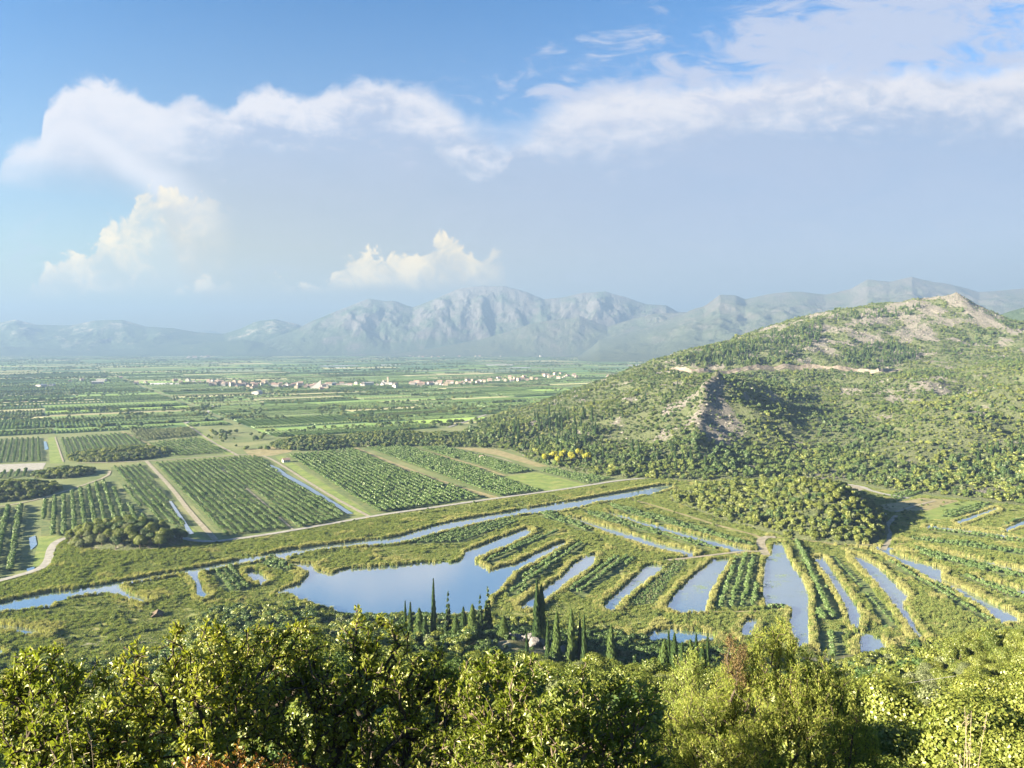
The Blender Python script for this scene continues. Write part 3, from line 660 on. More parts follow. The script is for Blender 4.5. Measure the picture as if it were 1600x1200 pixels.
# orchards: outline, row side (two picture points along the rows), spacing of rows, of trees, tree scale, kind
ORCH = [
 ('F', [(241,724),(400,713),(430,730),(546,806),(500,822),(347,839)], ((337,843),(228,722)), 5.0, 3.0, 1.0),
 ('F', [(172,730),(226,727),(299,833),(262,826),(207,786)], ((255,826),(175,730)), 5.2, 3.0, 1.0),
 ('F', [(66,785),(120,765),(168,750),(205,790),(252,826),(170,828),(112,838),(64,838)], ((165,822),(150,758)), 6.0, 2.6, 1.12),
 ('F', [(-60,800),(40,789),(32,850),(46,884),(0,903),(-60,915)], ((5,890),(22,800)), 7.5, 2.6, 1.3),
 ('F', [(445,712),(556,701),(752,779),(600,802),(585,804)], ((583,806),(440,712)), 5.2, 2.8, 1.2),
 ('F', [(572,700),(642,697),(845,768),(778,777)], ((775,779),(566,701)), 5.2, 2.8, 1.15),
 ('F', [(657,700),(700,698),(836,737),(785,742)], ((785,743),(655,700)), 5.2, 2.8, 1.15),
 ('F', [(842,738),(858,733),(955,748),(925,758)], ((925,760),(838,737)), 5.2, 2.8, 1.1),
 ('F', [(92,686),(192,677),(233,692),(130,708),(100,720)], ((100,720),(90,685)), 5.6, 3.2, 1.0),
 ('F', [(217,694),(311,684),(356,708),(258,714)], ((255,714),(215,693)), 5.6, 3.2, 1.0),
 ('O', [(202,673),(298,669),(311,681),(216,690)], ((216,690),(200,672)), 4.5, 4.0, 1.3),
 ('F', [(-60,690),(68,684),(72,721),(-60,726)], ((72,722),(68,684)), 5.6, 3.0, 1.0),
 ('F', [(-60,742),(48,734),(40,746),(-60,752)], ((10,750),(16,738)), 5.6, 3.0, 1.0),
 ('S', [(322,888),(365,884),(396,918),(385,926),(350,928)], ((352,928),(322,888)), 3.6, 2.6, 0.95),
 ('S', [(393,876),(428,869),(470,893),(447,896),(420,890)], ((447,896),(393,876)), 3.4, 2.6, 1.0),
 ('S', [(640,845),(790,811),(815,817),(722,849),(640,852)], ((722,850),(815,818)), 3.6, 2.4, 0.85),
 ('S', [(752,878),(820,845),(868,830),(882,833),(820,858),(770,881)], ((770,880),(882,832)), 3.4, 2.5, 0.9),
 ('S', [(905,846),(918,852),(880,875),(840,905),(822,930),(790,937),(800,915),(845,880)], ((795,937),(918,850)), 4.2, 2.5, 1.0),
 ('S', [(958,871),(999,872),(982,886),(950,907),(924,927),(912,940),(885,925),(905,908),(935,890)], ((912,940),(999,872)), 4.6, 2.8, 1.1),
 ('S', [(1147,869),(1188,869),(1188,905),(1189,950),(1105,954),(1125,920),(1141,885)], ((1140,953),(1163,869)), 4.6, 2.7, 1.05),
 ('S', [(1193,946),(1234,948),(1234,957),(1193,957)], ((1193,953),(1234,953)), 3.0, 2.8, 1.1),
 ('S', [(1238,845),(1249,846),(1270,875),(1300,925),(1322,970),(1273,972),(1272,920),(1259,893),(1242,862)], ((1300,970),(1243,846)), 4.4, 2.7, 1.1),
 ('S', [(1276,986),(1314,986),(1330,1035),(1280,1035)], ((1290,1035),(1285,986)), 4.4, 2.7, 1.1),
 ('S', [(838,801),(862,801),(905,814),(930,829),(928,834),(900,829),(880,820),(850,812)], ((905,830),(845,803)), 3.6, 2.5, 1.0),
 ('S', [(905,794),(940,804),(1000,821),(1080,843),(1148,861),(1110,861),(1040,842),(960,820),(920,808)], ((1110,861),(915,798)), 3.6, 2.5, 0.95),
 ('S', [(945,787),(970,792),(1040,808),(1130,835),(1180,851),(1176,857),(1130,846),(1060,826),(960,799)], ((1150,852),(950,789)), 3.6, 2.5, 0.95),
 ('S', [(1405,853),(1450,862),(1520,880),(1600,900),(1640,913),(1560,900),(1500,886),(1440,870)], ((1600,908),(1410,854)), 3.6, 2.5, 1.0),
 ('S', [(1493,893),(1550,913),(1640,936),(1640,952),(1560,929),(1505,905)], ((1600,940),(1495,896)), 3.6, 2.5, 1.0),
 ('S', [(1448,822),(1530,832),(1640,848),(1640,856),(1530,842),(1450,830)], ((1600,846),(1450,825)), 3.8, 2.6, 0.9),
 ('S', [(1458,807),(1530,785),(1556,789),(1492,811)], ((1470,808),(1540,788)), 3.8, 2.6, 0.8), ('S', [(1385,774),(1425,764),(1445,771),(1402,785)], ((1395,780),(1435,768)), 3.8, 2.6, 0.8),
 ('S', [(1415,838),(1500,846),(1640,866),(1640,874),(1500,855),(1425,846)], ((1600,866),(1430,843)), 3.6, 2.5, 0.85), ('S', [(1560,822),(1640,793),(1640,800),(1575,822)], ((1565,822),(1640,796)), 3.8, 2.6, 0.8),
 ('S', [(1375,872),(1400,880),(1470,912),(1560,972),(1540,976),(1460,925),(1400,893)], ((1540,970),(1385,878)), 4.2, 2.6, 0.8), ('S', [(1290,868),(1305,868),(1350,905),(1395,960),(1405,985),(1380,985),(1345,925)], ((1395,980),(1298,869)), 4.4, 3.2, 0.6),
 ('V', [(1057,876),(1078,876),(1052,904),(1022,946),(977,948)], ((985,928),(1040,930)), 2.6, 1.2, 0.45)]
OPOLY = [GP(o_[1]) for o_ in ORCH]
OIN = lambda x, y: np.logical_or.reduce([inpoly(x, y, q) for q in OPOLY])
for k, q in enumerate(OPOLY): poly_sheet('orchard_ground', q, 0.032+0.0011*k, M_OG)

PATHS = [('track', [(228,720),(245,738),(270,765),(300,805),(337,844)], 3.6, M_PATH), ('track', [(410,712),(425,718),(445,730),(500,765),(540,788),(578,808)], 3.0, M_PATH),
 ('track', [(553,700),(640,735),(700,757),(777,779)], 7.5, M_DRY), ('track', [(640,698),(700,715),(750,730),(790,744)], 4.0, M_DRY), ('track', [(288,660),(305,672),(330,690),(372,712)], 3.5, M_PATH),
 ('track', [(-60,798),(0,792),(40,785),(80,775),(125,760),(168,745),(172,736)], 2.6, M_PATH), ('track', [(120,724),(200,722),(240,720),(390,710)], 3.0, M_PATH), ('track', [(345,732),(400,775),(459,829)], 1.4, M_PATH),
 ('track', [(460,711),(520,707),(556,703)], 3.0, M_PATH), ('track', [(700,700),(775,714),(800,722)], 2.0, M_PATH), ('track', [(190,674),(235,694),(256,716)], 3.0, M_DRY), ('track', [(86,683),(99,722)], 1.6, M_PATH),
 ('track', [(1196,866),(1196,858),(1190,848),(1188,840),(1170,834),(1120,821),(1060,802),(1000,784),(985,781)], 2.8, M_DRY), ('track', [(1212,840),(1196,839),(1187,846),(1192,858),(1197,868)], 5.0, M_PATH),
 ('track', [(1197,862),(1160,862),(1120,867),(1080,872),(1040,876)], 2.6, M_PATH), ('track', [(1188,956),(1105,957)], 1.4, M_DRY), ('road', [(1300,757),(1340,758),(1368,770),(1420,779)], 4.5, M_ROAD),
 ('track', [(1215,840),(1260,845),(1320,853),(1420,850)], 2.0, M_DRY), ('track', [(1400,800),(1440,788),(1460,783)], 2.5, M_PATH), ('track', [(1380,860),(1392,840),(1385,822),(1400,806)], 3.0, M_PATH)]
z = 0.24
for nm, pts, w, mt in PATHS:
    z += 0.004; ribbon(nm, smooth(GP(pts), 1), w, z, mt)
ribbon('road', ROADW, 4.4, 0.36, M_ROAD, wob=0.06)
PATHW = [np.array(smooth(GP(p[1]), 1)) for p in PATHS]+[ROADW]
PW = [p[2] for p in PATHS]+[4.4]
def near_path(x, y, ex=0.6):
    m = np.zeros(x.shape, bool)
    for P, w in zip(PATHW, PW):
        bb = (x > P[:, 0].min()-8) & (x < P[:, 0].max()+8) & (y > P[:, 1].min()-8) & (y < P[:, 1].max()+8)
        if bb.any():
            k = np.where(bb)[0]; m[k[dist_poly(x[k], y[k], P, False) < w/2+ex]] = True
    return m
# bare earth at the foot of the near slope, left
poly_sheet('dirt_clearing', GP([(118,1030),(125,1010),(150,1000),(185,995),(230,988),(250,1000),(200,1030),(150,1050)]), 0.13, M_PATH)
# the road cut across the hill: level carriageway and the raw face above it
rc = [hit(a, b, Hhill, 700, 2400) for a, b in ((1046,576),(1065,580),(1090,583),(1120,580),(1160,580),(1200,577),(1240,577),(1275,574),(1310,577),(1345,580),(1380,581),(1410,578))]
rc = np.array([p for p in rc if p is not None and p[1] > 1120])
def cut_strip():
    P = resample(smooth(rc[:, :2], 2), 4.0); n = len(P); T = np.gradient(P, axis=0); T /= np.linalg.norm(T, axis=1)[:, None]
    N = np.stack([-T[:, 1], T[:, 0]], 1)
    if N[:, 1].mean() < 0: N = -N
    s = np.arange(n); hh = 4.2+5.0*fbm(s*4.0, s*0.0+5, 60, 3)*1.6; hh = np.clip(hh, 2.5, 13)*np.clip(np.minimum(s, n-1-s)/8, 0.1, 1)
    z0 = Hhill(P[:, 0], P[:, 1])+0.6
    rows = [np.c_[P-N*5.0, Hhill(*(P-N*5.0).T)-2.0], np.c_[P-N*4.2, z0], np.c_[P+N*3.0, z0]]
    for k in range(1, 6):
        f = k/5; j = fbm(s*4.0, s*0+k*7, 8, 3)*1.6
        rows.append(np.c_[P+N*(3.0+f*3.0+j*f*0.5)[:, None], z0+hh*f+1.2*f])
    rows.append(np.c_[P+N*9.0, Hhill(*(P+N*9.0).T)-0.5])
    V = np.concatenate(rows); i = np.arange(n-1); Fq = []
    for k in range(len(rows)-1): Fq.append(np.stack([i+k*n, i+1+k*n, i+1+(k+1)*n, i+(k+1)*n], 1))
    tag(mk('road_cut', V, [np.concatenate(Fq)], [M_LIME], smooth=False), kind='structure')
cut_strip()
# ------------------------------------------------------------------ plants: prototypes
ML_OAK  = leaf_mat('oak leaves', (0.046, 0.083, 0.016), (0.150, 0.176, 0.029), (0.190, 0.200, 0.050), 0.34, 0.035)
ML_OAK2 = leaf_mat('bright broadleaf leaves', (0.072, 0.112, 0.022), (0.185, 0.205, 0.042), (0.200, 0.210, 0.050), 0.34, 0.03)
ML_DARK = leaf_mat('dark evergreen leaves', (0.027, 0.061, 0.019), (0.074, 0.115, 0.032), None, 0.22, 0.03)
ML_OLIVE = leaf_mat('grey green leaves', (0.075, 0.105, 0.045), (0.170, 0.190, 0.095), None, 0.28, 0.02)
ML_CYP  = leaf_mat('cypress foliage', (0.017, 0.041, 0.017), (0.050, 0.084, 0.026), None, 0.15, 0.02)
ML_PINE = leaf_mat('pine needles', (0.039, 0.078, 0.026), (0.111, 0.156, 0.046), None, 0.22, 0.02)
ML_CIT  = leaf_mat('citrus leaves', (0.045, 0.100, 0.028), (0.135, 0.200, 0.062), None, 0.26, 0.04)
ML_WIL  = leaf_mat('willow leaves', (0.130, 0.180, 0.040), (0.240, 0.280, 0.070), None, 0.36, 0.02)
ML_GOLD = leaf_mat('yellow green crown', (0.200, 0.220, 0.020), (0.340, 0.330, 0.040), None, 0.36, 0.02)
ML_SCRUB = leaf_mat('hill scrub leaves', (0.037, 0.076, 0.023), (0.132, 0.167, 0.052), (0.170, 0.180, 0.090), 0.26, 0.0)
ML_JUN  = leaf_mat('juniper sprays', (0.115, 0.155, 0.030), (0.270, 0.295, 0.080), (0.300, 0.290, 0.090), 0.45, 0.0)
ML_DEAD = leaf_mat('withered brown sprays', (0.090, 0.065, 0.035), (0.190, 0.150, 0.075), (0.140, 0.160, 0.040), 0.25, 0.0)
ML_FORE = leaf_mat('pubescent oak leaves', (0.098, 0.130, 0.016), (0.225, 0.235, 0.034), (0.297, 0.284, 0.095), 0.46, 0.03)
ML_FORE2 = leaf_mat('dark oak leaves', (0.076, 0.112, 0.015), (0.180, 0.200, 0.028), (0.270, 0.270, 0.081), 0.44, 0.03)
ML_RED  = leaf_mat('reddening leaves', (0.160, 0.045, 0.018), (0.240, 0.190, 0.030), (0.090, 0.130, 0.020), 0.40, 0.04)
ML_REED = leaf_mat('reed blades', (0.170, 0.190, 0.072), (0.300, 0.300, 0.120), (0.320, 0.285, 0.160), 0.32, 0.0, 0.6)
ML_REEDG = leaf_mat('green reed blades', (0.100, 0.148, 0.042), (0.190, 0.225, 0.075), (0.320, 0.300, 0.110), 0.32, 0.0, 0.6)
ML_BARK = plain_mat('grey brown bark', (0.13, 0.105, 0.08), 0.95, spec=0.1, var=0.6, vs=0.12)
ML_BARKD = plain_mat('dark branch bark', (0.075, 0.062, 0.05), 0.95, spec=0.1, var=0.6, vs=0.06)
ML_LILY = leaf_mat('floating leaves', (0.160, 0.300, 0.110), (0.340, 0.420, 0.180), None, 0.0, 0.0)
ML_ROCK = ground_mat('weathered limestone', (0.11, 0.11, 0.115), (0.19, 0.187, 0.183), 1.6, (0.14, 0.14, 0.13), 0.8, 0.7, 0.25, 0.5)

def rdir(n, r): v = r.normal(size=(n, 3)); return v/np.linalg.norm(v, axis=1)[:, None]
def norm(v): return v/(np.linalg.norm(v, axis=-1, keepdims=True)+1e-9)
def quads(c, a, b, r):
    """leaf faces at centres c with half axes a, b: kite shaped"""
    n = len(c)
    V = np.empty((n, 4, 3)); V[:, 0] = c-a; V[:, 1] = c+b-a*0.1; V[:, 2] = c+a; V[:, 3] = c-b-a*0.1
    i = np.arange(n*4).reshape(n, 4)
    return V.reshape(-1, 3), i, np.repeat(r.random(n), 4)
def leafset(c, nrm, size, r, elong=1.5):
    t = norm(np.cross(nrm, rdir(len(c), r))); b = np.cross(nrm, t)
    s = (size*(0.6+0.8*r.random(len(c))))[:, None]
    return quads(c, t*s*0.5*elong, b*s*0.5, r)
def tubes(segs, k=5):
    """segs: list of (p0, p1, r0, r1)"""
    if not len(segs): return np.zeros((0, 3)), np.zeros((0, 4), int)
    P0 = np.array([s[0] for s in segs], float); P1 = np.array([s[1] for s in segs], float)
    R0 = np.array([s[2] for s in segs])[:, None, None]; R1 = np.array([s[3] for s in segs])[:, None, None]
    d = norm(P1-P0); up = np.where(np.abs(d[:, 2:3]) > 0.9, [[1., 0, 0]], [[0, 0, 1.]])
    a = norm(np.cross(d, up)); b = np.cross(d, a)
    th = np.arange(k)*2*math.pi/k
    ring = a[:, None]*np.cos(th)[None, :, None]+b[:, None]*np.sin(th)[None, :, None]
    V = np.concatenate([P0[:, None]+ring*R0, P1[:, None]+ring*R1], 1)
    n = len(segs); base = np.arange(n)[:, None]*2*k; j = np.arange(k); j2 = (j+1) % k
    Fq = np.stack([base+j, base+j2, base+k+j2, base+k+j], 2).reshape(-1, 4)
    return V.reshape(-1, 3), Fq
def clumpy(n, R, zc, nc, leaf, seed, cr=0.36, inner=0.5, elong=1.4, flat=0.0):
    """crown of leaf faces gathered in clumps over an uneven ellipsoid"""
    r = np.random.default_rng(seed); R = np.array(R, float)
    cd = rdir(nc, r); cd[:, 2] = np.where(cd[:, 2] < -0.45, -cd[:, 2], cd[:, 2])
    cc = cd*(inner+(1-inner)*r.random(nc))[:, None]*R*0.78
    rad = cr*(0.7+0.6*r.random(nc))*R.mean()
    w = rad**2; k = r.choice(nc, n, p=w/w.sum())
    d = rdir(n, r); rr = (0.72+0.28*r.random(n))*(0.9+0.25*r.random(n))
    p = cc[k]+d*(rad[k]*rr)[:, None]*np.array([1, 1, 0.85])
    nr = norm(d*0.9+rdir(n, r)*0.75+norm(p/R)*0.3)
    p[:, 2] += zc
    keep = p[:, 2] > flat
    return leafset(p[keep], nr[keep], leaf, r, elong)
def proto_tree(name, mat, n, R, zc, nc, leaf, seed, trunk=True, **kw):
    V, Fq, a = clumpy(n, R, zc, nc, leaf, seed, **kw)
    crown = mk('crown', V, [Fq], [mat], attr={'rnd': a}, link=False).data
    r = np.random.default_rng(seed+5); segs = []
    th = 0.045*zc+0.05
    segs.append(((0, 0, -0.6), (0.1, 0.05, zc*0.55), th, th*0.75))
    for k in range(6):
        an = r.random()*6.28; q = (math.cos(an)*R[0]*0.6, math.sin(an)*R[1]*0.6, zc+R[2]*r.uniform(-0.2, 0.6))
        m = (q[0]*0.45, q[1]*0.45, zc*0.75); segs.append(((0.1, 0.05, zc*0.5), m, th*0.6, th*0.4)); segs.append((m, q, th*0.4, th*0.1))
    TV, TF = tubes(segs); tr = mk('trunk', TV, [TF], [ML_BARK], link=False).data
    return [('trunk', tr), ('crown', crown)]
def cypress_crown(n, Rm, Hh, leaf, seed, mat, zb=0.4, lob=7, pw=0.75, spread=0.25):
    r = np.random.default_rng(seed)
    z = r.random(n)**0.9; th = r.random(n)*6.283
    prof = np.clip(np.minimum(z/0.12, 1), 0.25, 1)*(1-z)**pw
    lump = 1+spread*np.sin(th*3+z*lob*3+seed)*np.sin(z*lob*5+th*2)+0.12*r.normal(size=n)
    rr = Rm*prof*lump*(0.80+0.25*r.random(n))
    p = np.stack([np.cos(th)*rr, np.sin(th)*rr, zb+z*Hh], 1)
    out = np.stack([np.cos(th), np.sin(th), np.full(n, 0.25)], 1)
    up = norm(np.array([0, 0, 1.0])+out*0.35+rdir(n, r)*0.35); nr = norm(np.cross(up, norm(np.cross(out, up))+rdir(n, r)*0.4))
    b = norm(np.cross(nr, up)); s = (leaf*(0.6+0.8*r.random(n)))[:, None]
    V, Fq, a = quads(p, up*s*0.9, b*s*0.42, r)
    return mk('crown', V, [Fq], [mat], attr={'rnd': a}, link=False).data
def stem(h, rad):
    V, Fq = tubes([((0, 0, -0.8), (0, 0, h*0.5), rad, rad*0.6), ((0, 0, h*0.5), (0, 0, h*0.92), rad*0.6, rad*0.1)])
    return mk('trunk', V, [Fq], [ML_BARK], link=False).data
def pine_crown(n, Rm, Hh, leaf, seed, mat, tiers=7):
    r = np.random.default_rng(seed); C = []
    for k in range(tiers):
        zt = 0.18+0.8*k/(tiers-1); nb = 7 if k < tiers-2 else 4
        for j in range(nb):
            an = r.random()*6.28; q = Rm*(1-zt)**0.7*r.uniform(0.6, 1.05)
            C.append((math.cos(an)*q*0.7, math.sin(an)*q*0.7, zt*Hh+r.normal()*0.2, 0.34*Rm*(1.15-zt)))
    C.append((0, 0, Hh*0.97, Rm*0.16)); C = np.array(C)
    k = r.choice(len(C), n, p=C[:, 3]**2/(C[:, 3]**2).sum()); d = rdir(n, r)
    p = C[k, :3]+d*(C[k, 3]*(0.6+0.5*r.random(n)))[:, None]*np.array([1.15, 1.15, 0.7])
    V, Fq, a = leafset(p, norm(d+rdir(n, r)*0.8), leaf, r, 1.8)
    return mk('crown', V, [Fq], [mat], attr={'rnd': a}, link=False).data
def merge(parts, name):
    """one mesh of several (trunk and crown), for plants too small to show parts"""
    Vs, Fs, A, mi, ms, off = [], [], [], [], [], 0
    for pn, me in parts:
        n = len(me.vertices); v = np.empty(n*3, np.float32); me.vertices.foreach_get('co', v)
        f = np.empty(len(me.loops), np.int32); me.loops.foreach_get('vertex_index', f)
        Vs.append(v.reshape(-1, 3)); Fs.append(f.reshape(-1, 4)+off); off += n
        a = np.zeros(n, np.float32)
        if 'rnd' in me.attributes: me.attributes['rnd'].data.foreach_get('value', a)
        A.append(a); mi += [len(ms)]*(len(f)//4); ms.append(me.materials[0])
    return mk(name, np.concatenate(Vs), [np.concatenate(Fs)], ms, attr={'rnd': np.concatenate(A)}, midx=mi, link=False).data

# ---- instancing of stuff
def scatter(name, P, rz, S, idx, protos, label=None, tilt=None):
    me = bpy.data.meshes.new(name); n = len(P)
    me.vertices.add(n); me.vertices.foreach_set('co', np.asarray(P, np.float32).ravel())
    rot = np.zeros((n, 3), np.float32); rot[:, 2] = rz
    if tilt is not None: rot[:, :2] = tilt
    S = np.asarray(S, np.float32); S = np.repeat(S[:, None], 3, 1) if S.ndim == 1 else S
    a = me.attributes.new('rot', 'FLOAT_VECTOR', 'POINT'); a.data.foreach_set('vector', rot.ravel())
    a = me.attributes.new('scl', 'FLOAT_VECTOR', 'POINT'); a.data.foreach_set('vector', np.ascontiguousarray(S).ravel())
    a = me.attributes.new('idx', 'INT', 'POINT'); a.data.foreach_set('value', np.asarray(idx, np.int32))
    o = bpy.data.objects.new(name, me); COL.objects.link(o)
    pc = bpy.data.collections.new(name+'_kinds')
    for k, m in enumerate(protos):
        po = bpy.data.objects.new('%s_kind_%02d' % (name, k), m); pc.objects.link(po)
    ng = bpy.data.node_groups.new(name, 'GeometryNodeTree')
    ng.interface.new_socket('Geometry', in_out='INPUT', socket_type='NodeSocketGeometry')
    ng.interface.new_socket('Geometry', in_out='OUTPUT', socket_type='NodeSocketGeometry')
    N = ng.nodes; L = ng.links
    gi = N.new('NodeGroupInput'); go = N.new('NodeGroupOutput'); ci = N.new('GeometryNodeCollectionInfo')
    ci.inputs['Collection'].default_value = pc; ci.inputs['Separate Children'].default_value = True; ci.inputs['Reset Children'].default_value = True
    ip = N.new('GeometryNodeInstanceOnPoints'); ip.inputs['Pick Instance'].default_value = True
    def at(nm, ty):
        q = N.new('GeometryNodeInputNamedAttribute'); q.data_type = ty; q.inputs['Name'].default_value = nm; return q.outputs['Attribute']
    L.new(gi.outputs[0], ip.inputs['Points']); L.new(ci.outputs[0], ip.inputs['Instance'])
    e2r = N.new('FunctionNodeEulerToRotation'); L.new(at('rot', 'FLOAT_VECTOR'), e2r.inputs[0])
    L.new(at('idx', 'INT'), ip.inputs['Instance Index']); L.new(e2r.outputs[0], ip.inputs['Rotation']); L.new(at('scl', 'FLOAT_VECTOR'), ip.inputs['Scale'])
    L.new(ip.outputs[0], go.inputs[0])
    md = o.modifiers.new('scatter', 'NODES'); md.node_group = ng
    tag(o, label, None, None, 'stuff')
    return o

# prototypes, two levels of detail
BROAD = [proto_tree('t', m, n, R, zc, nc, lf, sd) for m, n, R, zc, nc, lf, sd in (
    (ML_OAK, 13000, (2.6, 2.5, 2.1), 3.3, 34, 0.125, 1), (ML_OAK, 13000, (2.2, 2.4, 2.5), 3.5, 30, 0.125, 2), (ML_OAK2, 13000, (2.5, 2.3, 2.0), 3.1, 38, 0.12, 3),
    (ML_OLIVE, 12000, (2.2, 2.1, 1.7), 2.8, 30, 0.10, 4), (ML_DARK, 12000, (2.4, 2.3, 2.2), 3.2, 32, 0.115, 5), (ML_OAK2, 12000, (1.7, 1.8, 2.4), 3.3, 28, 0.115, 6), (ML_OAK2, 13000, (2.7, 2.0, 1.8), 2.9, 42, 0.11, 16))]
BUSH = [merge([('c', mk('c', *(lambda q: (q[0], [q[1]], [m], None, {'rnd': q[2]}))(clumpy(n, R, zc, nc, lf, sd, flat=0.0)), link=False).data)], 'scrub') for m, n, R, zc, nc, lf, sd in (
    (ML_SCRUB, 680, (2.0, 1.9, 1.5), 1.1, 12, 0.42, 11), (ML_SCRUB, 680, (1.6, 1.7, 1.7), 1.3, 11, 0.41, 12), (ML_SCRUB, 680, (2.3, 2.0, 1.3), 1.0, 14, 0.42, 13),
    (ML_OLIVE, 600, (1.7, 1.7, 1.2), 0.9, 11, 0.34, 14), (ML_DARK, 680, (2.0, 1.9, 1.7), 1.2, 12, 0.41, 15), (ML_OAK2, 680, (2.0, 1.9, 1.6), 1.2, 12, 0.41, 17))]
GOLD = proto_tree('t', ML_GOLD, 2600, (2.6, 2.5, 2.0), 2.9, 16, 0.30, 9)
FINE = [merge([('c', mk('c', *(lambda q: (q[0], [q[1]], [m], None, {'rnd': q[2]}))(clumpy(n, R, zc, nc, lf, sd, flat=-1.0)), link=False).data)], 'scrub') for m, n, R, zc, nc, lf, sd in (
    (ML_OAK, 1500, (2.3, 2.2, 2.0), 2.2, 20, 0.36, 21), (ML_OAK2, 1500, (2.1, 2.2, 2.1), 2.2, 18, 0.34, 22), (ML_DARK, 1500, (2.3, 2.1, 2.0), 2.2, 20, 0.34, 23), (ML_OLIVE, 1300, (2.0, 1.9, 1.6), 1.8, 18, 0.3, 24), (ML_OAK, 1500, (1.9, 2.0, 2.3), 2.4, 16, 0.36, 25))]
CYP = [[('trunk', stem(11, 0.22)), ('crown', cypress_crown(7000, 0.95, 12.5, 0.30, 31, ML_CYP))], [('trunk', stem(9, 0.2)), ('crown', cypress_crown(6500, 1.6, 10, 0.30, 32, ML_CYP, spread=0.35))],
       [('trunk', stem(8, 0.2)), ('crown', pine_crown(6500, 2.4, 9.0, 0.26, 33, ML_CYP, 8))], [('trunk', stem(8, 0.2)), ('crown', cypress_crown(6000, 1.9, 8, 0.28, 34, ML_PINE, pw=0.6, spread=0.4))]]
CONF = [merge([('trunk', stem(8, 0.2)), ('crown', cypress_crown(420, 1.15, 9.5, 0.95, 41, ML_CYP))], 'conifer'), merge([('trunk', stem(7, 0.2)), ('crown', pine_crown(480, 2.3, 8.0, 0.75, 42, ML_PINE, 6))], 'conifer'),
        merge([('trunk', stem(7, 0.2)), ('crown', pine_crown(480, 2.0, 8.5, 0.7, 43, ML_CYP, 7))], 'conifer')]
CIT = [merge(proto_tree('c', ML_CIT, 1100, (1.55, 1.5, 1.15), 1.35, 13, 0.22, 51+k, flat=0.15), 'citrus_tree') for k in range(3)]
CITM = [mk('c', *(lambda q: (q[0], [q[1]], [ML_CIT], None, {'rnd': q[2]}))(clumpy(300, (1.5, 1.45, 1.05), 1.15, 8, 0.40, 61+k, flat=0.1)), link=False).data for k in range(3)]
OLVM = [mk('c', *(lambda q: (q[0], [q[1]], [ML_OLIVE], None, {'rnd': q[2]}))(clumpy(130, (1.5, 1.5, 1.1), 1.2, 6, 0.62, 66), ), link=False).data]
def hedge_row(seed, mat, L=12.0, n=150):
    r = np.random.default_rng(seed); x = r.uniform(-L/2, L/2, n); lump = 1+0.25*np.sin(x*2*math.pi/3.0+seed)
    an = r.random(n)*math.pi; p = np.stack([x, np.cos(an)*1.35*lump, np.sin(an)*2.0*lump*(0.9+0.2*r.random(n))], 1)
    nr = norm(np.stack([0*x, np.cos(an), np.sin(an)], 1)+rdir(n, r)*0.7)
    V, Fq, a = leafset(p, nr, 1.05, r, 1.3); return mk('h', V, [Fq], [mat], attr={'rnd': a}, link=False).data
HEDGE = [hedge_row(71, ML_CIT), hedge_row(72, ML_CIT), hedge_row(73, ML_OLIVE), hedge_row(74, ML_DARK)]
def reed_clump(seed, mat, n=90, R=0.8, h=2.4, w=0.075, lean=0.22):
    r = np.random.default_rng(seed); p = r.normal(size=(n, 2))*R*0.5
    hh = h*(0.6+0.55*r.random(n)); th = r.random(n)*6.283; d = np.stack([np.cos(th), np.sin(th)], 1)
    b = np.c_[p, 0*hh]; q = np.c_[-d[:, 1], d[:, 0]]; l = lean*(0.3+r.random(n))
    m = b+np.c_[d*(l*hh*0.35)[:, None], hh*0.62]; tp = b+np.c_[d*(l*hh)[:, None], hh]
    wq = np.c_[q, 0*hh]*w
    V = np.stack([b-wq, b+wq, m+wq*0.9, m-wq*0.9, tp+wq*0.15, tp-wq*0.15], 1)
    i = np.arange(n)[:, None]*6
    Fq = np.concatenate([i+[0, 1, 2, 3], i+[3, 2, 4, 5]]); return mk('reed', V.reshape(-1, 3), [Fq], [mat], attr={'rnd': np.repeat(r.random(n), 6)}, link=False).data
REED = [reed_clump(81, ML_REED), reed_clump(82, ML_REED, 80, 0.85, 2.6), reed_clump(83, ML_REEDG), reed_clump(84, ML_REEDG, 100, 1.0, 1.9)]
GRAS = [reed_clump(86, ML_REEDG, 70, 1.6, 0.9, 0.09, 0.5), reed_clump(87, ML_REED, 70, 1.6, 1.0, 0.09, 0.5)]
# ------------------------------------------------------------------ planting
def cell_points(x0, x1, y0, y1, step, r, jit=0.5):
    xs = np.arange(x0, x1, step); ys = np.arange(y0, y1, step); X, Y = np.meshgrid(xs, ys)
    X = X.ravel()+r.uniform(-jit, jit, X.size)*step; Y = Y.ravel()+r.uniform(-jit, jit, Y.size)*step
    return X, Y
def infr(x, y, z, m=30):
    """within the picture, with a margin"""
    dx = x; dy = y; dz = z-CAMZ
    f = dy*cp-dz*sp; v = dy*sp+dz*cp
    px = 800+F*dx/f; py = 600-F*v/f
    return (f > 0) & (px > -m) & (px < 1600+m) & (py < 1200+m*2)
MARSHP = [tuple(p) for p in MARSH]
r = np.random.default_rng(101)
